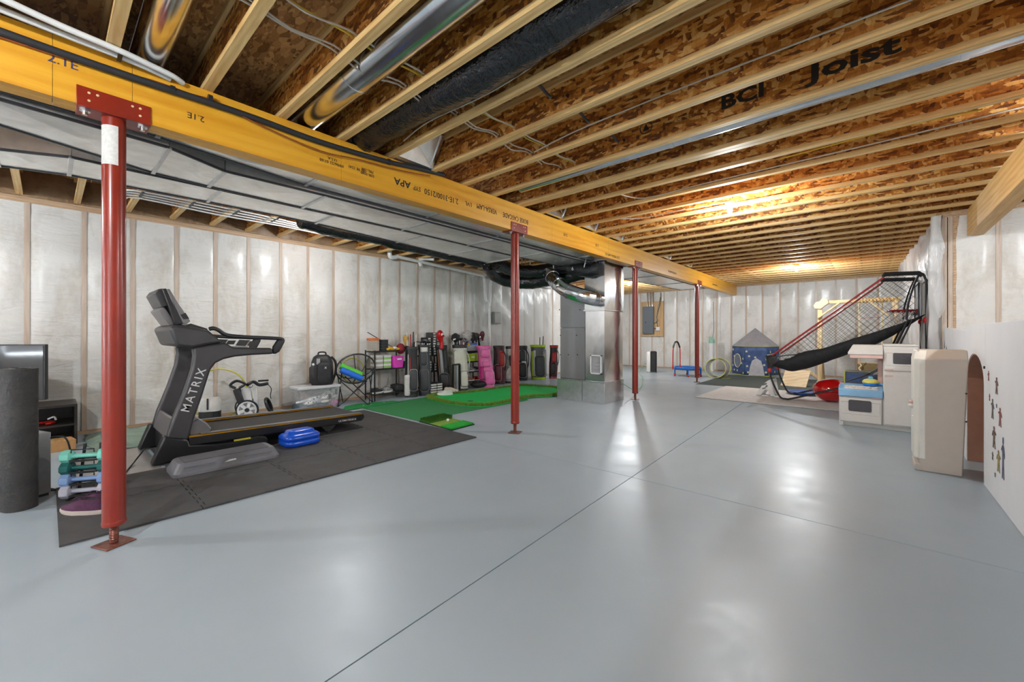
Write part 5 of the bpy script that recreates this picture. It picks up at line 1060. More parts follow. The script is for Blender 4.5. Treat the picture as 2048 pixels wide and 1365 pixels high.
# push cart
pc = thing('golf_push_cart', 'folded golf push cart with white spoked wheels', 'golf cart', (-7.12, 2.05, 0), R(60))
def wheel(x, y, r_, ax, nm):
    m_ = Matrix.Rotation(R(90), 3, 'X') if ax == 'y' else Matrix.Rotation(R(90), 3, 'Y')
    w = MB().lathe([(r_*.86, -.02), (r_*.97, -.022), (r_, -.01), (r_, .01), (r_*.97, .022), (r_*.86, .02), (r_*.86, -.02)], (x, y, r_), 28, m_).build('tyre', BLACK, pc, smooth=True, angle=40)
    MB().lathe([(r_*.72, -.016), (r_*.87, -.018), (r_*.87, .018), (r_*.72, .016), (r_*.72, -.016)], (x, y, r_), 28, m_).build('rim', WHITE, w, smooth=True, angle=40)
    for k in range(6):
        a = R(60*k+15); d_ = Vector((math.cos(a), 0, math.sin(a))) if ax == 'y' else Vector((0, math.cos(a), math.sin(a)))
        c = Vector((x, y, r_)); MB().bar(c+d_*.02, c+d_*r_*.76, .045, .018, up=(0, 1, 0) if ax == 'y' else (1, 0, 0)).build('spoke', WHITE, w)
    MB().cyl((x-(.02 if ax == 'x' else 0), y-(.02 if ax == 'y' else 0), r_), (x+(.02 if ax == 'x' else 0), y+(.02 if ax == 'y' else 0), r_), .03, 12).build('hub', BLACK, w)
wheel(0, -.16, .15, 'y', 1); wheel(-.1, .16, .15, 'y', 2)
MB().lathe([(.09, -.015), (.12, -.018), (.13, 0), (.12, .018), (.09, .015), (.09, -.015)], (.24, .03, .18), 20, Matrix.Rotation(R(70), 3, 'Y')).build('front_wheel', BLACK, pc, smooth=True)
MB().bar((-.02, 0, .15), (-.06, 0, .46), .12, .07).build('folded_frame', WHITE, pc, bevel=.01); MB().bar((.08, .02, .16), (.06, 0, .46), .06, .06).build('folded_frame', WHITE, pc, bevel=.01); MB().bar((-.1, -.05, .24), (-.17, -.05, .46), .10, .08).build('scorecard_console', BLACK, pc, bevel=.01)
MB().tube(smooth_path([(-.17, -.08, .47), (-.24, -.08, .52), (-.16, -.07, .58), (-.06, -.05, .53), (-.13, -.06, .47)], 4), .02, 8).build('handle_loop', BLACK, pc, smooth=True)
MB().tube(smooth_path([(-.05, 0, .5), (.04, 0, .55), (.12, 0, .5), (.24, 0, .52)], 4), .024, 8).build('handlebar', BLACK, pc, smooth=True); MB().cyl((.1, .02, .56), (.24, .02, .565), .014, 8).build('grip', BLACK, pc, smooth=True)
MB().tube(smooth_path([(.22, 0, .52), (.28, 0, .44), (.27, 0, .33), (.28, 0, .28)], 5), .006, 6).build('brake_cable', BLACK, pc, smooth=True); MB().sph((.02, -.05, .49), .028, 10, 6).build('pivot_knob', CHROME, pc, smooth=True)
cl = thing('cooler_bag', 'white and black cooler bag standing on the floor beside the push cart', 'bag', (-7.2, 1.56, 0), R(62))
MB().loft([bring(0, .26, .2), bring(.17, .26, .2)]).build('lower_half', BGK, cl, smooth=True, angle=40); MB().loft([bring(.17, .262, .202), bring(.33, .26, .2), bring(.36, .22, .15)]).build('upper_half', BGW, cl, smooth=True, angle=40)
MB().bar((0, -.104, .36), (0, -.106, .2), .02, .006, up=(0, -1, 0)).build('buckle_strap', BLACK, cl); MB().tube(smooth_path([(-.12, 0, .34), (-.2, -.02, .25), (-.2, -.04, .1), (-.14, -.06, .02)], 5), .016, 6, ry=.005).build('shoulder_strap', BGW, cl, smooth=True)
# ------------------------------------------------------------ right side: play area
# rugs
RUG = mat('pale_rug', srgb(216, 212, 209), .95, var=.12, scale=14, bmp=.7, bscale=150, bdist=.006)
rg1 = thing('area_rug', 'pale grey area rug in front of the basketball game', 'rug', (-1.1, 9.8, 0), world=True)
MB().box(-2.66, .42, 8.66, 10.98, .004, .014).build('pile', RUG, rg1, bevel=.004); MB().box(-2.662, .422, 8.655, 10.985, .0035, .006).build('backing', mat('rug_backing', (.35, .34, .33), .9, var=.1), rg1)
dm = thing('play_mat', 'dark green grey play mat under the blue rocket tent', 'mat', (-1.9, 12.8, 0), world=True)
MB().box(-3.36, .4, 10.99, 14.2, .001, .006).build('mat_sheet', mat('dark_mat', srgb(66, 76, 74), .8, var=.1), dm)
# tent
tn = thing('play_tent', 'blue star patterned play tent with silver cone roof', 'play tent', (-2.72, 14.72, .006), R(44))
def tentmat():
    m, nt, b = nodes_of('tent_blue'); v = coords(nt); n = add_noise(nt, 6, 4, .6, v); nt.links.new(ramp(nt, n.outputs[0], [(.3, srgb(48, 70, 116)), (.7, srgb(72, 98, 148))]), b.inputs['Base Color']); b.inputs['Roughness'].default_value = .6; bump(nt, b, n.outputs[0], .5, .03); return m
TB = tentmat(); SILV = mat('silver_nylon', srgb(166, 166, 172), .4, .3, var=.12, scale=5, bmp=.5, bscale=6, bdist=.03); YTR = mat('tent_yellow_trim', srgb(206, 210, 90), .5, var=.05)
r_ = .63; NS = 6; wz = .90
hexp = [Vector((r_*math.cos(R(60*k+30)), r_*math.sin(R(60*k+30)), 0)) for k in range(NS)]
for k in range(NS):
    a, b_ = hexp[k], hexp[(k+1) % NS]
    MB().grid(lambda u, v: a.lerp(b_, u)*(1+.012*math.sin(u*9+k)*math.sin(v*7))+Vector((0, 0, wz*v)), 6, 6).build('wall_panel', TB, tn, smooth=True, angle=60, solid=.006)
    MB().add([a*1.02+Vector((0, 0, wz)), b_*1.02+Vector((0, 0, wz)), Vector((0, 0, 1.47))], [(0, 1, 2)]).build('roof_panel', SILV, tn, solid=.006)
MB().tube([p*1.01+Vector((0, 0, .012)) for p in hexp], .01, 6, closed=True).build('hem', YTR, tn); MB().tube([p*1.012+Vector((0, 0, wz)) for p in hexp], .008, 6, closed=True).build('eave_trim', YTR, tn)
STARM = mat('star_cream', srgb(220, 220, 190), .6, var=.03)
def star(c, n, r0):
    n = n.normalized(); u = Vector((-n.y, n.x, 0)).normalized(); pts = []
    for k in range(10):
        a = R(90+36*k); rr = r0 if k % 2 == 0 else r0*.42; pts.append(c+u*math.cos(a)*rr+Vector((0, 0, 1))*math.sin(a)*rr)
    return pts
rs = random.Random(8)
for k in range(NS):
    a, b_ = hexp[k], hexp[(k+1) % NS]; nrm = (a+b_)/2
    if (Matrix.Rotation(R(44), 3, 'Z') @ nrm).dot(Vector((2.72, -14.72, 0))) < -1: continue
    for q in range(10):
        u = .14+.36*(q % 3)+.06*math.sin(q*3+k); v = .12+.25*(q//3)+.05*math.sin(q*5+k); c = a.lerp(b_, u)+nrm.normalized()*.012+Vector((0, 0, wz*v))
        MB().prism(star(c, nrm, .045), nrm.normalized()*.003).build('star', STARM, tn)
# front panels: which way the camera looks in
ci = min(range(NS), key=lambda k: (Matrix.Rotation(R(44), 3, 'Z') @ ((hexp[k]+hexp[(k+1) % NS])/2)).dot(Vector((-2.72, 14.72, 0)).normalized()))
a, b_ = hexp[ci], hexp[(ci+1) % NS]; nrm = ((a+b_)/2).normalized(); u_ = (b_-a).normalized(); mid = (a+b_)/2
dp = [mid+u_*x*.21+nrm*.016+Vector((0, 0, z)) for x, z in ((-1, .02), (1, .02), (.8, .3), (.55, .47), (0, .55), (-.55, .47), (-.8, .3))]
MB().prism(dp, nrm*.004).build('door_flap', mat('tent_white_flap', srgb(190, 190, 198), .6, var=.15, scale=6), tn)
MB().tube(smooth_path([mid+u_*.33+nrm*.02+Vector((0, 0, .03)), mid+u_*.3+nrm*.02+Vector((0, 0, .35)), mid+u_*.24+nrm*.02+Vector((0, 0, .65))], 4), .012, 6).build('zip_trim', YTR, tn, smooth=True)
tm_ = Matrix.Translation((-2.72, 14.72, 0)) @ Matrix.Rotation(R(44), 4, 'Z'); best = None
for k in range(NS):
    a2, b2 = hexp[k], hexp[(k+1) % NS]; wc = tm_ @ ((a2+b2)/2); wn_ = wc-Vector((-2.72, 14.72, 0))
    if k != ci and wn_.dot(-wc) > 0:
        sx_ = wc.dot(Vector((CS, SN, 0)))/wc.dot(Vector((-SN, CS, 0)))
        if best is None or sx_ < best[0]: best = (sx_, k)
a2, b2 = hexp[best[1]], hexp[(best[1]+1) % NS]; n2 = ((a2+b2)/2).normalized(); u2 = (b2-a2).normalized(); m2 = (a2+b2)/2+n2*.022+Vector((0, 0, .45))
MB().prism([m2+u2*.17*math.cos(R(15*k))+Vector((0, 0, .21*math.sin(R(15*k)))) for k in range(24)], n2*.004).build('window_mesh', mat('tent_window', srgb(120, 126, 140), .7, var=.1), tn)
MB().tube([m2+n2*.005+u2*.17*math.cos(R(15*k))+Vector((0, 0, .21*math.sin(R(15*k)))) for k in range(24)], .010, 6, closed=True).build('window_trim', STARM, tn)
# tunnel
tu = thing('play_tunnel', 'collapsed pop up play tunnel with yellow rims beside the tent', 'play tunnel', (-3.36, 12.72, .007), R(24))
TUM = mat('tunnel_cloth', (.72, .73, .75), .5, var=.08); TUM.node_tree.nodes['Principled BSDF'].inputs['Alpha'].default_value = .4
R0 = .275
def circ(y, x, n=28): return [Vector((x+R0*math.cos(2*math.pi*k/n), y, R0+.012+R0*math.sin(2*math.pi*k/n))) for k in range(n)]
tl = [(0, 0), (.08, .05), (.13, .09), (.18, .13), (.23, .17)]
for i, (y, x) in enumerate(tl): MB().tube(circ(y, x), .011 if i in (0, 4) else .007, 6, closed=True).build('hoop', YTR if i == 0 else (BLACK if i < 4 else YTR), tu, smooth=True)
for i in range(4): MB().loft([circ(*tl[i]), circ(*tl[i+1])], caps=False).build('cloth_section', TUM, tu, smooth=True)
MB().bar((.15, -.05, .006), (.42, .06, .006), .04, .004).build('tie_strap', YTR, tu)
# trampoline
tp_ = thing('mini_trampoline', 'small blue trampoline with red U shaped handle', 'trampoline', (-4.22, 13.0, 0), R(20))
TBL = mat('pad_blue', srgb(40, 110, 196), .5, var=.08); TRD = mat('tube_red', srgb(206, 48, 44), .4, var=.06)
MB().tube([Vector((.41*math.cos(R(60*k+30)), .41*math.sin(R(60*k+30)), .24)) for k in range(6)], .045, 8, closed=True, ry=.03).build('pad', TBL, tp_, smooth=True, angle=60)
MB().prism([Vector((.42*math.cos(R(60*k+30)), .42*math.sin(R(60*k+30)), .235)) for k in range(6)], (0, 0, .01)).build('bed', BLACK, tp_)
for k in range(6):
    x, y = .42*math.cos(R(60*k+30)), .42*math.sin(R(60*k+30)); lg = MB().cyl((x, y, .03), (x, y, .22), .016, 8).build('leg', TBL, tp_, smooth=True); MB().sph((x, y, .03), (.03, .03, .03), 10, 6).build('foot_cap', TRD, lg, smooth=True)
hx, hy = -.36, -.1
MB().tube(smooth_path([(-.42, -.2, .2), (-.42, -.2, .5), (-.41, -.19, .85), (-.36, -.12, 1.03), (-.28, -.02, 1.03), (-.22, .06, .85), (-.21, .07, .5), (-.21, .07, .2)], 4), .016, 8).build('handle', TRD, tp_, smooth=True)
MB().tube(smooth_path([(-.412, -.192, .87), (-.36, -.12, 1.03), (-.28, -.02, 1.03), (-.222, .058, .87)], 4), .026, 8).build('handle_foam', BLACK, tp_, smooth=True)
for (x, y) in ((-.42, -.2), (-.21, .07)): MB().cyl((x, y, .24), (x, y, .34), .03, 10, .018).build('handle_collar', TRD, tp_, smooth=True)
# sump pipe
pp_ = thing('sump_pipe', 'white upright pipe with mint green cap against the far wall', 'pipe', (-4.1, 15.1, 0), 0)
MB().cyl((0, 0, 0), (0, 0, .98), .085, 18).build('pipe', PVC, pp_, smooth=True); MB().cyl((0, 0, .98), (0, 0, 1.1), .1, 18, .09).build('cap', mat('mint_cap', srgb(150, 200, 176), .5, var=.15), pp_, smooth=True)
for k in range(4): MB().cyl((-.06+.04*k, -.03, 1.1), (-.07+.045*k, -.03, 1.2), .016, 8).build('fitting', MATS['mint_cap'], pp_, smooth=True)
MB().tube(smooth_path([(.03, .1, 2.4), (.03, .12, 1.9), (.04, .1, 1.4), (.02, .05, 1.2)], 4), .008, 6).build('cable', DKGREY, pp_, smooth=True); MB().tube(smooth_path([(-.07, -.02, 1.1), (-.12, -.05, .8), (-.1, -.08, .55), (.04, -.12, .4), (.1, -.12, .3)], 5), .009, 6).build('hose', WHITE, pp_, smooth=True)
# air purifier
ap = thing('air_purifier', 'white and black tower air purifier by the far wall', 'air purifier', (-5.55, 13.5, 0), R(22))
MB().loft([rr3(.34, .3, .06, 0.01), rr3(.34, .3, .06, .66), rr3(.30, .26, .06, .69)]).build('housing', WHITE, ap, smooth=True, angle=40); MB().loft([[Vector((p.x+.05, p.y-.03, p.z)) for p in rr3(.22, .29, .06, z)] for z in (.02, .68)]+[[Vector((p.x+.05, p.y-.03, p.z)) for p in rr3(.16, .2, .06, .71)]]).build('front_panel', BLACK, ap, smooth=True, angle=40); MB().box(-.17, .17, -.15, .15, 0, .012).build('base', BLACK, ap)
run('green_hose', 'thin green cord between the plenum base and the air purifier', 'cord', [(-3.6, 7.3, .35), (-3.75, 8.2, .1), (-4.2, 9.6, .012), (-5.0, 11.5, .012), (-5.8, 13.0, .012), (-5.9, 13.6, .2), (-5.75, 13.7, .3)], .007, mat('green_cord', srgb(110, 200, 140), .5, var=.05), 6, 6)
# electrical panel
ep_ = thing('electrical_panel', 'grey electrical panel mounted on plywood on the far wall', 'electrical panel', (-6.45, YF-.05, 1.3), world=True)
PLY = wood('plywood', srgb(186, 146, 98), srgb(216, 182, 134), 2, 3); EPG = mat('panel_grey', srgb(112, 120, 128), .45, .3, var=.05)
MB().box(-6.78, -5.9, YF-.075, YF-.05, 1.2, 2.55).build('backboard', PLY, ep_); MB().box(-6.68, -6.24, YF-.18, YF-.075, 1.3, 2.35).build('cabinet', EPG, ep_, bevel=.006); dr = MB().box(-6.65, -6.27, YF-.19, YF-.18, 1.34, 2.31).build('door', EPG, ep_, bevel=.004); MB().box(-6.56, -6.53, YF-.196, YF-.19, 1.72, 1.77).build('latch', BLACK, dr)
for k in range(3): MB().cyl((-6.5+.1*k, YF-.12, 2.35), (-6.5+.1*k, YF-.12, 2.9), .025, 10).build('conduit', CHROME, ep_, smooth=True)
MB().box(-6.16, -6.02, YF-.13, YF-.075, 1.42, 1.56).build('outlet_box', WHITE, ep_, bevel=.004)
for k in range(4): MB().tube(smooth_path([(-6.24, YF-.1, 1.5+k*.1), (-6.1, YF-.1, 1.55+k*.12), (-6.15, YF-.1, 1.9+k*.05), (-6.0, YF-.1, 2.5+k*.08), (-6.0, YF-.1, 2.9)], 4), .009, 6).build('cable', WCB if k % 2 else BLACK, ep_, smooth=True)
# ------------------------------------------------------------ basketball arcade game
ar = thing('basketball_arcade', 'indoor arcade basketball game with red rails and black netting', 'basketball game', (-.4, 9.8, .014), world=True)
YN, YFR = 9.3, 10.26
ART = BLKMET; ARR = mat('rail_red', srgb(170, 30, 34), .4, var=.08); FAB = mat('black_fabric', (.014, .014, .016), .75, var=.3, bmp=.5, bscale=14, bdist=.02)
def NP(x, y, dz=0): return FY(x, y, YN)+Vector((0, 0, dz))
fr0 = [NP(1533, 712), NP(1541, 752), NP(1553, 782), NP(1562, 796), NP(1572, 802), NP(1585, 800), NP(1675, 778)]
z0_ = .045
fr0[4].z = z0_; fr0[5].z = z0_+.02; fr0.append(Vector((.66, YN, fr0[6].z+(.66-fr0[6].x)*.34)))
A0 = NP(1545, 711); A1 = NP(1768, 555); H0 = NP(1768, 549); H1 = NP(1838, 546.5); H2 = NP(1850, 556); B0 = Vector((H2.x+.01, YN, 1.35)); 
for Y in (YN, YFR):
    o_ = Vector((0, Y-YN, 0)); sfx = [p+o_ for p in fr0]
    MB().tube(smooth_path(sfx, 4), .017, 10).build('base_leg', ART, ar, smooth=True)
    MB().cyl(A0+o_, A1+o_, .016, 10).build('top_rail', ARR, ar, smooth=True)
    MB().tube(smooth_path([A1+o_, H0+o_, H0.lerp(H1, .5)+o_, H1+o_, H2+o_, Vector((H2.x+.015, Y, H2.z-.3)), Vector((H2.x+.02, Y, .03))], 4), .017, 10).build('back_post', ART, ar, smooth=True)
    MB().tube([H0+o_, H0.lerp(H1, .5)+o_, H1+o_, H1.lerp(H2, .6)+o_], .034, 10).build('rail_padding', FAB, ar, smooth=True)
    MB().tube(smooth_path([NP(1838, 549)+o_, NP(1826, 575)+o_, NP(1816, 610)+o_, NP(1813, 640)+o_], 4), .016, 8).build('curved_stay', ART, ar, smooth=True)
    sa, sb_ = NP(1816, 640), NP(1788, 697); sd_ = (sb_-sa)/(sa.z-sb_.z); sc2 = sa+sd_*(sa.z-.035); MB().cyl(sa+o_, sc2+o_, .016, 8).build('strut', ART, ar, smooth=True); MB().cyl(sa+o_+Vector((.05, 0, 0)), sa+sd_*.9+o_+Vector((.05, 0, 0)), .013, 8).build('strut', ART, ar, smooth=True)
    p = NP(1539, 741)+o_; MB().sph(p, (.035, .035, .05), 10, 6).build('joint', TRD, ar, smooth=True); MB().sph(Vector((H2.x+.015, Y, NP(1850, 641).z)), (.04, .04, .055), 10, 6).build('joint', TRD, ar, smooth=True)
MB().cyl(fr0[0], fr0[0]+Vector((0, YFR-YN, 0)), .017, 10).build('front_bar', ART, ar, smooth=True); MB().cyl(Vector((.62, YN, z0_)), Vector((.62, YFR, z0_)), .017, 10).build('rear_bar', ART, ar, smooth=True)
MB().cyl((H2.x+.02, YN, 1.5), (H2.x+.02, YFR, 1.5), .014, 8).cyl((H2.x+.02, YN, 2.15), (H2.x+.02, YFR, 2.15), .014, 8).build('rear_bar', ART, ar, smooth=True)
# ramp sling: low edge traced on the near side
low = [NP(x, y) for x, y in ((1543, 733), (1560, 739), (1577, 744), (1595, 742), (1625, 735), (1660, 722), (1700, 708), (1750, 690), (1800, 664), (1848, 632))]
hi = [NP(x, y) for x, y in ((1556, 722), (1575, 719), (1585, 714), (1600, 706), (1640, 699), (1680, 686), (1715, 675), (1760, 661), (1805, 646), (1850, 629))]
lo_s = smooth_path(low, 4); hi_s = smooth_path(hi, 4); n_ = len(lo_s)
prof = []
for k in range(n_):
    a, b_ = hi_s[k], lo_s[k]; W_ = YFR-YN; ring = []
    for (t, f) in ((0, 0), (.02, .5), (.06, .9), (.2, 1.0), (.5, 1.0), (.8, 1.0), (.94, .9), (.98, .5), (1, 0)):
        q = a.lerp(b_, f); ring.append(Vector((q.x, YN+W_*t, q.z+.012*nz(k*.5, t*6))))
    prof.append(ring)
MB().loft(prof, caps=False, closed=False).build('ball_ramp', FAB, ar, smooth=True, angle=80, solid=.006)
MB().add([fr0[0]+Vector((.0, .02, .0)), NP(1541, 738)+Vector((0, .02, 0)), NP(1541, 738)+Vector((0, YFR-YN-.02, 0)), fr0[0]+Vector((0, YFR-YN-.02, 0))], [(0, 1, 2, 3)]).build('front_panel', FAB, ar, solid=.006)
# side nets
NETM = mat('net_cord', (.02, .02, .022), .7, var=.1)
for Y in (YN+.01, YFR-.01):
    b = MB(); top = [A0, A1, H0, H1]; 
    def topz(x):
        if x <= A1.x: return A0.z+(A1.z-A0.z)*(x-A0.x)/(A1.x-A0.x)
        return H0.z-.03
    def botz(x):
        pts = hi_s
        for k in range(len(pts)-1):
            if pts[k].x <= x <= pts[k+1].x:
                t = (x-pts[k].x)/max(1e-6, pts[k+1].x-pts[k].x); return pts[k].z+(pts[k+1].z-pts[k].z)*t
        return pts[0].z if x < pts[0].x else pts[-1].z
    xs0, xs1 = hi_s[0].x+.02, .56; st = .075
    for sgn in (1, -1):
        c = -3.0
        while c < 4.0:
            seg = None; x = xs0; pr_ = None
            while x <= xs1:
                z = c+sgn*1.05*(x+.4)
                ins = botz(x) < z < topz(x)
                if ins and pr_ is None: pr_ = (x, z)
                if (not ins or x+.01 > xs1) and pr_ is not None:
                    if x-pr_[0] > .02: b.tube([(pr_[0], Y, pr_[1]), (x, Y, z)], .0028, 3, caps=False)
                    pr_ = None
                x += .01
            c += st*1.45
    b.build('side_net', NETM, ar)
# back net, backboard, hoop
xb = H2.x-.06
bbd = MB().box(xb, xb+.03, YN+.12, YFR-.12, 1.55, 2.12).build('backboard', mat('backboard_grey', srgb(176, 178, 184), .4, var=.05), ar, bevel=.004)
MB().tube([(xb-.004, YN+.12, 1.55), (xb-.004, YFR-.12, 1.55), (xb-.004, YFR-.12, 2.12), (xb-.004, YN+.12, 2.12)], .014, 6, closed=True).build('board_edge', BLACK, bbd)
for yy in (YN+.3, YFR-.3):
    MB().tube([(xb-.003, yy-.12, 1.68), (xb-.003, yy+.12, 1.68), (xb-.003, yy+.12, 1.92), (xb-.003, yy-.12, 1.92)], .006, 4, closed=True).build('target_box', WHITE, bbd)
    rc_ = Vector((xb-.2, yy, NP(1815, 620).z)); MB().tube([rc_+Vector((.17*math.cos(R(15*k)), .17*math.sin(R(15*k)), 0)) for k in range(24)], .013, 8, closed=True).build('hoop_rim', ARR, ar, smooth=True)
    MB().bar((xb-.03, yy, rc_.z-.02), (xb, yy, rc_.z-.02), .12, .08).build('rim_bracket', ARR, ar); MB().bar((xb-.06, yy, rc_.z-.05), (xb, yy, rc_.z-.06), .05, .04).build('sensor', BLACK, ar)
    nb_ = MB()
    for k in range(12):
        a = R(30*k); c_, s_ = math.cos(a), math.sin(a); c2, s2 = math.cos(a+.5), math.sin(a+.5); c3, s3 = math.cos(a-.5), math.sin(a-.5)
        for (q, w) in ((c2, s2), (c3, s3)): nb_.tube([rc_+Vector((.165*c_, .165*s_, 0)), rc_+Vector((.13*q, .13*w, -.12)), rc_+Vector((.11*c_, .11*s_, -.24))], .003, 3)
    nb_.build('hoop_net', WHITE, ar)
MB().bar((-1.0, YN+.02, .9), NP(1573, 711), .02, .02).bar(NP(1545, 716), NP(1573, 711), .02, .02).build('rail_stay', ART, ar)
# ------------------------------------------------------------ wooden swing frame
wd = thing('wooden_climbing_frame', 'pale wooden swing frame standing behind the basketball game', 'swing frame', (-.3, 13.4, .006), world=True)
PINE = wood('pale_pine', srgb(206, 172, 120), srgb(238, 216, 176), 2, 4); PINEX = wood('pale_pine_beam', srgb(206, 172, 120), srgb(238, 216, 176), 0, 4)
YW = 13.3; tz = FY(1640, 606, YW).z; x0w = FY(1640, 606, YW).x; x1w = .45
for x in (x0w, x1w):
    MB().bar((x, YW, .006), (x, YW, tz+.02), .10, .085).build('post', PINE, wd, bevel=.012); MB().bar((x+.04, YW+.5, .006), (x, YW+.02, 1.2), .07, .06).build('brace', PINE, wd, bevel=.01) 
    MB().bar((x-.45 if x < 0 else x+.28, YW+.02, .5 if x < 0 else .3), (x, YW+.02, .09), .07, .07).build('brace', PINE, wd, bevel=.01)
    MB().box(x-.06, x+.06, YW-.2, YW+.55, .006, .07).build('foot_rail', PINE, wd, bevel=.01)
MB().bar((x0w-.02, YW, tz), (x1w+.1, YW, tz+.02), .09, .09).build('top_beam', PINEX, wd, bevel=.03, segs=3)
for s in (-1, 1):
    MB().prism([FY(x, y, YW)+Vector((0, s*.055, 0)) for x, y in ((1627, 612), (1632, 605), (1640, 603), (1644, 598), (1650, 596), (1656, 600), (1658, 607), (1648, 614), (1642, 619), (1630, 618))], (0, .02*s, 0)).build('gusset', mat('gusset_white', srgb(196, 184, 160), .6, var=.05), wd, bevel=.006)
MB().bar(FY(1636, 637, YW)+Vector((0, -.06, 0)), FY(1680, 606, YW)+Vector((0, -.06, 0)), .04, .10, up=(0, -1, 0)).build('knee_brace', PINEX, wd, bevel=.01)
MB().bar((x1w-.45, YW-.06, tz-.02), (x1w, YW-.06, tz-.5), .04, .10, up=(0, -1, 0)).build('knee_brace', PINEX, wd, bevel=.01)
ROPE = mat('pale_rope', srgb(222, 206, 170), .8, var=.15, scale=40)
rp = [Vector((x0w+.75+.006*k, YW+.056*math.cos(k*.62), tz+.008+.056*math.sin(k*.62))) for k in range(120)]
MB().tube(rp, .012, 5).build('rope_wrap', mat('gold_rope', srgb(222, 186, 118), .8, var=.15), wd, smooth=True)
sw = thing('swing', 'rope swing with wooden seat hanging inside the frame', 'swing', (-.05, YW, .55), world=True)
sxa, sxb = FY(1714, 740, YW).x, FY(1768, 740, YW).x; sz0, sz1 = FY(1730, 746, YW).z, FY(1730, 727, YW).z
for (x, yy) in ((sxa+.03, -.1), (sxa+.05, .1), (sxb-.05, -.1), (sxb-.03, .1)): MB().tube(smooth_path([(x, YW, tz), (x+.01, YW+yy*.6, 1.4), (x, YW+yy, sz1-.02)], 4), .009, 6).build('rope', ROPE, sw, smooth=True)
MB().prism([(sxa, YW-.12, sz0), (sxb, YW-.12, sz0), (sxb, YW+.06, sz1), (sxa, YW+.06, sz1)], (0, .02, .01)).build('seat', mat('olive_board', srgb(112, 96, 62), .8, var=.12), sw, bevel=.004)
MB().bar((sxa, YW+.07, sz1+.008), (sxb, YW+.07, sz1+.008), .03, .02).build('seat_edge', PINEX, sw)
MB().tube(smooth_path([(sxa+.05, YW-.05, sz1), (sxa+.08, YW-.09, sz1-.06), (sxa+.04, YW-.1, sz1-.12), (sxa+.07, YW-.12, sz1-.18), (sxa+.05, YW-.14, sz1-.28)], 4), .016, 6).build('rope_knot', ROPE, sw, smooth=True)
MB().tube([FY(1718, 637, YW+.06), FY(1760, 635, YW+.06)], .006, 5).build('pink_cord', mat('pink_string', srgb(200, 110, 140), .6, var=.05), wd)
# plywood ramp
pr2 = thing('plywood_panel', 'pale plywood panel leaning behind the arcade game front', 'board', (-1.5, 12.1, .006), world=True)
q = [FZ(1561, 771, .006), FZ(1612, 775.5, .006)]; up_ = Vector((.06, .34, .38))
MB().prism([q[0], q[1], q[1]+up_, q[0]+up_], (0, .02, -.016)).build('board', wood('birch_ply', srgb(208, 182, 140), srgb(232, 212, 178), 0, 3), pr2)
# red bean bag ball, blue disc, white stool
rb2 = thing('exercise_ball', 'shiny deflated red ball beside the play stove', 'ball', (-.55, 9.72, .016)); b = MB().sph((0, 0, .215), (.285, .285, .215), 28, 16); b.v = [(v[0], v[1], v[2]+.012*nz(v[0]*6, v[1]*6)) for v in b.v]; b.build('ball', mat('red_vinyl', srgb(206, 20, 22), .15, var=.05, coat=.6), rb2, smooth=True, angle=80)
MB().tube([Vector((.286*math.cos(R(12*k)), .286*math.sin(R(12*k)), .2)) for k in range(30)], .005, 5, closed=True).build('seam', mat('red_vinyl_dark', srgb(120, 10, 14), .3, var=.05), rb2)
qd = FZ(1598, 788, .014)
bd = thing('saucer_disc', 'blue plastic saucer disc lying on the pale rug', 'disc', (qd.x+.1, qd.y, .0145)); MB().lathe([(.02, .03), (.15, .028), (.25, .03), (.31, .055), (.33, .06), (.33, .05), (.27, .0), (.0005, .0)], (0, 0, 0), 28).build('saucer', mat('disc_blue', srgb(52, 92, 170), .35, var=.1), bd, smooth=True, angle=60)
MB().lathe([(.0005, .032), (.05, .04), (.06, .03)], (0, 0, 0), 16).build('hub', mat('disc_print', srgb(120, 160, 210), .5, var=.2), bd, smooth=True)
ws = thing('step_stool', 'white curved plastic stool leg frame on the pale rug corner', 'stool', (-1.62, 9.75, .014), world=True)
qs = lambda x, y: FY(x, y, 9.72)
pl_ = [qs(1511, 793), qs(1516, 783), qs(1524, 771), qs(1535, 762), qs(1543, 758), qs(1545, 770), qs(1550, 794), qs(1541, 794), qs(1536, 781), qs(1530, 780), qs(1521, 792)]
for p in pl_: p.z = max(p.z, .0145)
MB().prism(pl_, (0, .05, 0)).build('side_frame', WHITE, ws, bevel=.01); MB().prism([p+Vector((.03, .30, 0)) for p in pl_], (0, .05, 0)).build('side_frame', WHITE, ws, bevel=.01)
MB().bar(qs(1541, 764)+Vector((0, .0, 0)), qs(1541, 764)+Vector((.03, .34, 0)), .06, .05).bar(qs(1520, 783), qs(1520, 783)+Vector((.03, .34, 0)), .04, .03).build('cross_bar', WHITE, ws, bevel=.008)
for (x, y, w, h) in ((1529, 769, 9, 3.4), (1533, 773, 4.2, 4.2), (1528, 777, 7, 2.6)):
    c = qs(x, y)-Vector((0, .003, 0)); s_ = .0105; MB().prism([c+Vector((px_*s_*.9, 0, py_*s_+px_*s_*.35)) for px_, py_ in rrect(w, h, h*.45, 4)], (0, .003, 0)).build('slot', MIDGREY, ws)
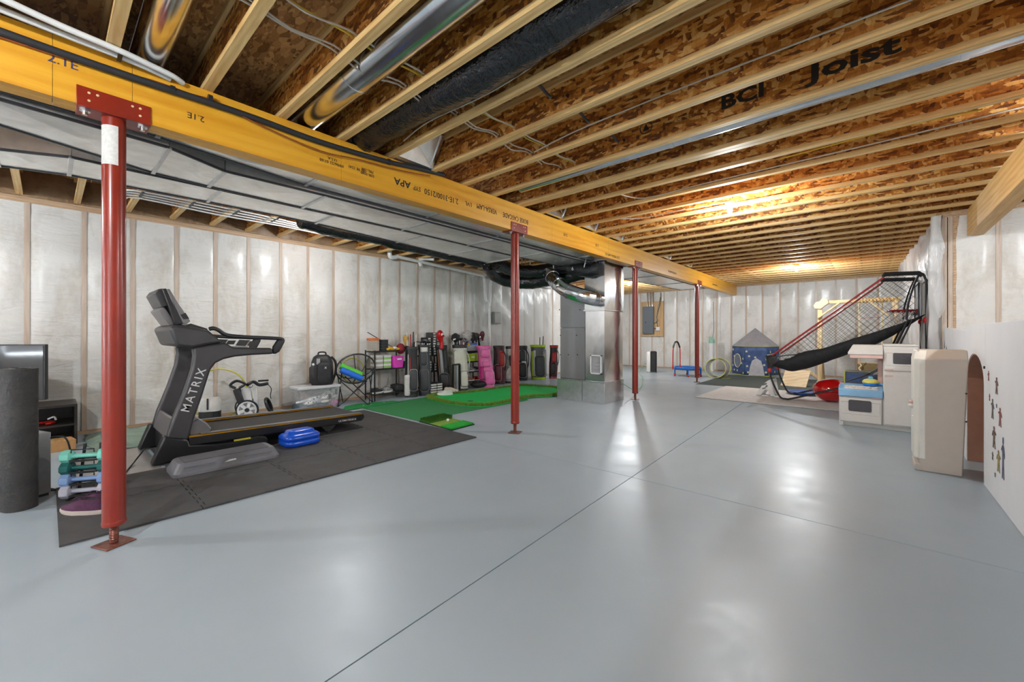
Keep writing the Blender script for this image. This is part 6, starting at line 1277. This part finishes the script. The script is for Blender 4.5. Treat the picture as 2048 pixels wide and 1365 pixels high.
# ------------------------------------------------------------ play kitchen
KW = mat('kitchen_cream', srgb(214, 210, 204), .45, var=.03); KB = mat('kitchen_blue', srgb(132, 178, 214), .4, var=.05); KP = mat('kitchen_pink', srgb(214, 176, 166), .45, var=.06); KDK = mat('kitchen_dark', srgb(66, 62, 66), .4, var=.08)
YK = 7.39; kt = thing('play_kitchen', 'cream toy kitchen with blue stove top and oven', 'toy kitchen', (.05, 7.55, 0), world=True)
K = lambda x, y, dy=0: FY(x, y, YK+dy)
xl, xm, xr = K(1678, 850).x, K(1766, 850).x, .47; zst = K(1690, 792).z; zbl = K(1690, 778).z; ztop = K(1780, 694).z
MB().box(xl, xm, YK, YK+.36, .05, zst).build('oven_body', KW, kt, bevel=.012); MB().box(xl+.03, xr, YK+.03, YK+.34, 0, .055).build('plinth', KW, kt, bevel=.004)
for k in range(3): MB().box(xl+.03, xr, YK+.022, YK+.03, .008+k*.016, .016+k*.016).build('plinth_rib', KW, kt)
MB().box(xl-.0, xl+.05, YK, YK+.36, 0, .08).build('side_foot', KW, kt, bevel=.006)
od = MB().box(xl+.012, xm-.012, YK-.018, YK, K(1690, 842).z, K(1690, 795).z).build('oven_door', KW, kt, bevel=.008)
MB().tube([(xl+.03, YK-.019, K(1690, 826).z), (xm-.03, YK-.019, K(1690, 826).z), (xm-.03, YK-.019, K(1690, 802).z), (xl+.03, YK-.019, K(1690, 802).z)], .004, 4, closed=True).build('door_bead', KW, od)
c = (K(1697, 801)+K(1743, 824))/2; w_ = K(1743, 820).x-K(1697, 820).x
MB().prism([Vector((c.x+x, YK-.019, c.z+z)) for x, z in rrect(w_, .155, .02, 4)], (0, -.004, 0)).build('oven_window', KDK, od)
MB().box(K(1744, 800).x, K(1762, 800).x, YK-.024, YK-.017, K(1750, 798).z, K(1750, 795).z+.004).build('door_pull', KP, od)
MB().box(K(1744, 795).x, K(1766, 795).x, YK-.02, YK+.0, K(1750, 794).z, K(1750, 791.5).z).build('pull_recess', MIDGREY, kt)
zs_ = K(1690, 764).z; ytp = YK+.16
b = MB(); pts = [Vector((xl-.005, YK-.03, zst)), Vector((xl-.005, YK-.03, zbl)), Vector((xl-.005, YK+.06, zbl+.05)), Vector((xl-.005, YK+.36, zbl+.05)), Vector((xl-.005, YK+.36, zst))]
MB().prism(pts, (xm-xl+.005, 0, 0)).build('stove_top', KB, kt, bevel=.008)
sl = Vector((0, .09, .05)).normalized(); nn = Vector((0, -.05, .09)).normalized()
o0 = Vector((xl+.055, YK-.03, zbl))+sl*.012
pn = MB().prism([o0+nn*.001, o0+Vector((xm-xl-.1, 0, 0))+nn*.001, o0+Vector((xm-xl-.1, 0, 0))+sl*.072+nn*.001, o0+sl*.072+nn*.001], nn*.006).build('control_panel', KW, kt, bevel=.003)
for f in (.08, .28, .74, .93): c = o0+Vector(((xm-xl-.1)*f, 0, 0))+sl*.036; kn = MB().cyl(c, c+nn*.024, .018, 14).build('knob', KW, pn, smooth=True)
for f in (.42, .48, .54, .60): c = o0+Vector(((xm-xl-.1)*f, 0, 0))+sl*.036; MB().cbox(c+nn*.008, (.018, .03, .012)).build('button', KP, pn)
MB().box(xm, xr, YK, YK+.36, .055, ztop).build('tall_cabinet', KW, kt, bevel=.012)
zfd = K(1780, 747).z
fd_ = MB().box(xm+.008, xr-.005, YK-.016, YK, .075, K(1780, 750).z).build('lower_door', KW, kt, bevel=.008); MB().box(xm+.02, xm+.10, YK-.022, YK-.014, K(1775, 753).z, K(1775, 750.5).z).build('door_pull', KP, fd_)
ud = MB().box(xm+.008, xr-.005, YK-.016, YK, K(1780, 742).z, K(1780, 697).z).build('upper_door', KW, kt, bevel=.008); MB().box(xm+.02, xm+.10, YK-.022, YK-.014, K(1775, 741).z, K(1775, 738).z).build('door_pull', KP, ud)
MB().tube([(xm+.03, YK-.017, K(1780, 731).z), (xr-.02, YK-.017, K(1780, 731).z), (xr-.02, YK-.017, K(1780, 706).z), (xm+.03, YK-.017, K(1780, 706).z)], .004, 4, closed=True).build('door_bead', KW, ud)
c = (K(1786, 707)+K(1836, 729))/2; MB().prism([Vector((c.x+x, YK-.017, c.z+z)) for x, z in rrect(K(1836, 720).x-K(1786, 720).x, .145, .016, 4)], (0, -.004, 0)).build('microwave_window', KDK, ud)
p = K(1808, 718); MB().tube(smooth_path([(p.x-.06, YK-.0225, p.z+.02), (p.x-.03, YK-.0225, p.z+.03), (p.x-.02, YK-.0225, p.z), (p.x, YK-.0225, p.z+.01), (p.x+.03, YK-.0225, p.z-.01), (p.x+.06, YK-.0225, p.z)], 4), .002, 4).build('logo_script', MIDGREY, ud)
hz0, hz1 = K(1700, 709).z, K(1704, 690).z
hx0 = K(1696, 700).x
MB().prism([(hx0, YK-.05, hz0+.03), (hx0+.035, YK-.0, hz1), (xr, YK-.0, hz1), (xr, YK-.05, hz0+.03)], (0, .36, 0)).build('hood_top', KW, kt, bevel=.008) if False else MB().loft([[Vector((hx0, YK-.06, hz0)), Vector((xm+.0, YK-.06, hz0)), Vector((xm, YK+.34, hz0)), Vector((hx0, YK+.34, hz0))], [Vector((hx0, YK-.06, hz0+.03)), Vector((xm, YK-.06, hz0+.03)), Vector((xm, YK+.34, hz0+.03)), Vector((hx0, YK+.34, hz0+.03))], [Vector((hx0+.05, YK+.02, hz1)), Vector((xm, YK+.02, hz1)), Vector((xm, YK+.3, hz1)), Vector((hx0+.05, YK+.3, hz1))]]).build('hood', KW, kt, bevel=.006)
MB().box(hx0+.02, xm, YK-.05, YK+.3, hz0-.05, hz0).build('hood_strip', KP, kt, bevel=.006); MB().box(xm+.0, xr, YK-.0, YK+.36, ztop, ztop+.035).build('cabinet_top', KW, kt, bevel=.012)
MB().box(xm-.05, xm, YK+.2, YK+.36, zst, hz0).build('hood_column', KP, kt, bevel=.006)
# things on and behind the stove
ztp = zbl+.051
pan = thing('toy_pan', 'blue toy pan with yellow and white lid on the stove top', 'toy pan', (K(1741, 760).x, YK+.12, ztp), R(20))
MB().lathe([(.06, 0), (.082, .01), (.085, .04), (.075, .04)], seg=20).build('pan', mat('pan_blue', srgb(40, 130, 220), .35, var=.05), pan, smooth=True); MB().lathe([(.088, .042), (.09, .06), (.07, .085), (.03, .1), (.001, .1)], seg=20).build('lid', mat('pan_yellow', srgb(214, 206, 110), .4, var=.1), pan, smooth=True); MB().sph((0, 0, .112), (.03, .022, .02), 10, 6).build('lid_knob', mat('pan_sky', srgb(96, 180, 236), .4, var=.05), pan, smooth=True); MB().bar((.07, -.02, .03), (.15, -.06, .03), .025, .018).build('handle', MATS['pan_sky'], pan, bevel=.005)
wnd = thing('toy_wand', 'long black toy brush leaning across the stove', 'toy', (K(1700, 760).x, YK+.2, ztp), world=True)
MB().cyl(K(1693, 763, .22), K(1740, 748, .25), .012, 8).build('stick', BLACK, wnd, smooth=True); MB().bar(K(1740, 748, .25), K(1760, 737, .25), .05, .035).build('head', DKGREY, wnd, bevel=.004)
for k in range(3): MB().bar(K(1747+k*3, 750-k*.2, .235), K(1757+k*2.6, 738+k*2, .235), .008, .006).build('stripe', WHITE, wnd)
tb = thing('toy_bin', 'blue grey fabric toy bin with yellow piping behind the stove', 'toy box', ((FY(1690, 750, 8.34).x+FY(1775, 750, 8.34).x)/2, YK+.95, .0), R(0))
wb_ = FY(1775, 750, 8.34).x-FY(1690, 750, 8.34).x; hb2 = FY(1720, 744, 8.2).z
MB().box(-wb_/2, wb_/2, -.14, .14, 0, hb2).build('bin_body', mat('bin_blue_grey', srgb(84, 92, 112), .8, var=.25, scale=5), tb, bevel=.01); MB().tube([(-wb_/2, -.142, .01), (wb_/2, -.142, .01), (wb_/2, -.142, hb2), (-wb_/2, -.142, hb2)], .01, 6, closed=True).build('piping', YTR, tb); MB().prism([(-wb_/2+.03, -.145, hb2-.16), (-wb_/2+.18, -.145, hb2-.16), (-wb_/2+.22, -.145, hb2-.04), (-wb_/2+.03, -.145, hb2-.04)], (0, -.003, 0)).build('blue_patch', TB, tb)
# ------------------------------------------------------------ toy fridge in the foreground
FT = mat('fridge_tan', srgb(190, 178, 166), .5, var=.03); fg = thing('toy_fridge', 'tall cream toy refrigerator with tan side near the white boards', 'toy fridge', (.5, 5.55, 0), world=True)
f0, f1, fy0, fy1 = .345, .625, 5.40, 5.74
def fr_ring(z, a, b_, c, d): return [Vector((a, c, z)), Vector((b_, c, z)), Vector((b_, d, z)), Vector((a, d, z))]
MB().loft([fr_ring(0, f0, f1, fy0, fy1), fr_ring(1.05, f0+.015, f1+.035, fy0, fy1), fr_ring(1.135, f0-.005, f1+.04, fy0+.10, fy1-.02)]).build('body', FT, fg, bevel=.01)
MB().box(f0-.03, f0+.02, fy0+.0, fy1, 0, .065).build('kick_plate', FT, fg, bevel=.008)
fdr = MB().loft([[Vector((x, y, z)) for x, y in ((f0-.035, fy0+.03), (f0-.0, fy0-.003), (f0+.045, fy0-.005), (f0+.045, fy1), (f0-.035, fy1-.02))] for z in (.115, 1.05)]+[[Vector((x+.015, y+(.09 if y < 5.6 else -.0), 1.13)) for x, y in ((f0-.025, fy0+.03), (f0-.0, fy0-.003), (f0+.045, fy0-.005), (f0+.045, fy1), (f0-.035, fy1-.02))]]).build('door', mat('fridge_cream', srgb(224, 220, 210), .45, var=.03), fg, bevel=.008)
MB().sph((f0-.045, fy0+.09, .63), (.022, .028, .02), 10, 6).build('spout', KP, fdr, smooth=True); MB().sph((f0-.04, fy0+.09, .595), (.03, .035, .028), 10, 6).build('dispenser', MATS['fridge_cream'], fdr, smooth=True); MB().bar((f0-.036, fy0+.09, .28), (f0-.036, fy0+.09, .5), .06, .014, up=(-1, 0, 0)).build('recess_panel', MATS['fridge_cream'], fdr, bevel=.005)
for z in (.75, .5): MB().sph((f1+.02, fy0+.0, z), .008, 6, 4).build('screw', BLACK, fg)
# ------------------------------------------------------------ white playhouse boards
BWH = mat('board_white', srgb(242, 242, 244), .5, var=.02, scale=4); TANE = mat('board_pink_edge', srgb(196, 150, 128), .7, var=.06)
ba = thing('white_board', 'large white board with stickers standing nearest the camera on the right', 'board', (.75, 3.4, 0), world=True)
MB().box(.728, .778, 1.2, 5.205, 0.002, 1.37).build('panel', BWH, ba, bevel=.002)
bb2 = thing('white_board', 'white board with arched doorway cut through behind the toy fridge', 'board', (.75, 6.6, 0), world=True)
yA0, yA1 = 5.26, 6.16; yc_ = (yA0+yA1)/2; ra = (yA1-yA0)/2
def lean(y, z): return .728+.03*max(0, (y-5.2)/2.9)
arch = [(yA0, .002), (yA0, .84)]+[(yc_-ra*math.cos(R(180*k/14)), .84+.26*math.sin(R(180*k/14))) for k in range(1, 14)]+[(yA1, .84), (yA1, .002)]
outer = [(5.21, .002)]+arch+[(8.08, .002), (8.08, 1.37), (5.21, 1.325)]
b = MB(); th_ = .05
# triangulated front/back by strips: left pier, right pier, head pieces
def quad(ps): b.prism([Vector((lean(y, z), y, z)) for y, z in ps], (th_, 0, 0))
quad([(5.21, .002), (yA0, .002), (yA0, 1.37), (5.21, 1.37)]); quad([(yA1, .002), (8.08, .002), (8.08, 1.37), (yA1, 1.318)])
for k in range(1, len(arch)-2):
    (ya_, za_), (yb2, zb2) = arch[k], arch[k+1]
    quad([(ya_, za_), (yb2, zb2), (yb2, 1.37), (ya_, 1.37)])
b.build('panel', BWH, bb2)
rv = MB()
for (ya_, za_), (yb2, zb2) in zip(arch, arch[1:]):
    rv.add([Vector((lean(ya_, za_)+.004, ya_, za_)), Vector((lean(yb2, zb2)+.004, yb2, zb2)), Vector((lean(yb2, zb2)+.40, yb2, zb2)), Vector((lean(ya_, za_)+.40, ya_, za_))], [(0, 1, 2, 3)])
rvo = rv.build('doorway_lining', TANE, bb2, solid=.02)
MB().prism([(1.12, yA0-.1, .002), (1.12, yA1+.1, .002), (1.12, yA1+.1, 1.2), (1.12, yA0-.1, 1.2)], (.03, 0, 0)).build('doorway_back', TANE, bb2)
MB().cyl((.72, 5.215, 1.0), (.728, 5.215, 1.0), .012, 8).build('bolt', BLACK, bb2); 
# figure stickers: generic multicoloured cut-outs
SC = [mat('sticker_'+n_, c_, .5, var=.7, scale=45) for n_, c_ in (('brown', srgb(110, 84, 70)), ('grey', srgb(96, 92, 90)), ('red', srgb(140, 76, 72)), ('gold', srgb(150, 136, 80)), ('blue', srgb(84, 82, 110)))]
sd = random.Random(4)
for k, (x, y, h_, w_, mi) in enumerate(((1977, 752, 20, 4, 2), (1993, 772, 34, 7, 0), (1979, 795, 14, 3, 2), (1985, 818, 40, 7, 1), (1993, 812, 8, 3, 4), (2000, 835, 38, 8, 2), (1988, 875, 44, 9, 0), (2006, 917, 84, 7, 4), (1997, 923, 44, 9, 3), (1985, 912, 16, 4, 1), (1990, 950, 9, 3, 1))):
    c = FX(x, y, .7265); d_ = -SN*c.x+CS*c.y; hh = h_/FOC*d_; ww = w_/FOC*d_*4.2
    sil = [(0, .5), (-.16, .47), (-.18, .36), (-.08, .32), (-.3, .26), (-.5, .05), (-.42, 0), (-.22, .14), (-.2, -.08), (-.32, -.5), (-.1, -.5), (0, -.16), (.12, -.5), (.34, -.5), (.2, -.08), (.24, .12), (.44, .22), (.5, .16), (.3, .27), (.08, .32), (.18, .36), (.16, .47)]
    ks = 1 if k % 2 else -1
    MB().prism([Vector((.7272, c.y+ks*yy*ww, c.z+zz*hh)) for yy, zz in sil], (-.0012, 0, 0)).build('sticker', SC[mi], ba)
for (x, y, h_) in ((1910, 690, 16), (1915, 697, 7), (1894, 694, 7)):
    c = FX(x, y, .85); MB().prism([(lean(c.y, c.z)-.002, c.y-.03, c.z-h_*.003), (lean(c.y, c.z)-.002, c.y+.04, c.z-h_*.003), (lean(c.y, c.z+.05)-.002, c.y+.02, c.z+h_*.004)], (-.001, 0, 0)).build('sticker', SC[1], bb2)
# ------------------------------------------------------------ ceiling bulbs with their own light
def make_bulb(x, y, k, label):
    r = thing('ceiling_bulb', label, 'light bulb', (x, y, ZJ), group='bare bulbs on the joists')
    MB().cyl((0, 0, -.035), (0, 0, 0), .055, 20, .06).build('lamp_holder', mat('porcelain_holder', (.6, .6, .58), .4, var=.03), r, smooth=True)
    MB().lathe([(.013, -.045), (.016, -.055), (.030, -.085), (.032, -.105), (.024, -.128), (.0005, -.137)], seg=16).build('glass', BULBM, r, smooth=True)
    ld = bpy.data.lights.new('bulb_light', 'POINT'); ld.energy = BULB_W*k; ld.color = (.90, .955, 1); ld.shadow_soft_size = .06
    lo = bpy.data.objects.new('bulb_light', ld); COL.objects.link(lo); lo.parent = r; lo.location = (0, 0, -.19)
BULBM = mat('glowing_glass', (1, 1, 1), .4, var=0, emit=(1, .95, .88, 60))
bl = ['bare glowing bulb on the joists nearest the camera, right of the beam', 'far glowing bulb above the toys by the far wall', 'glowing bulb behind the beam near the electrical panel',
      'bulb above the golf bags hidden by the ducts', 'bulb overhead right behind the camera', 'bulb overhead left behind the camera', 'bulb beyond the header beam on the far right']
for (x, y, k), t in zip(BULBS, bl): make_bulb(x, y, k, t)
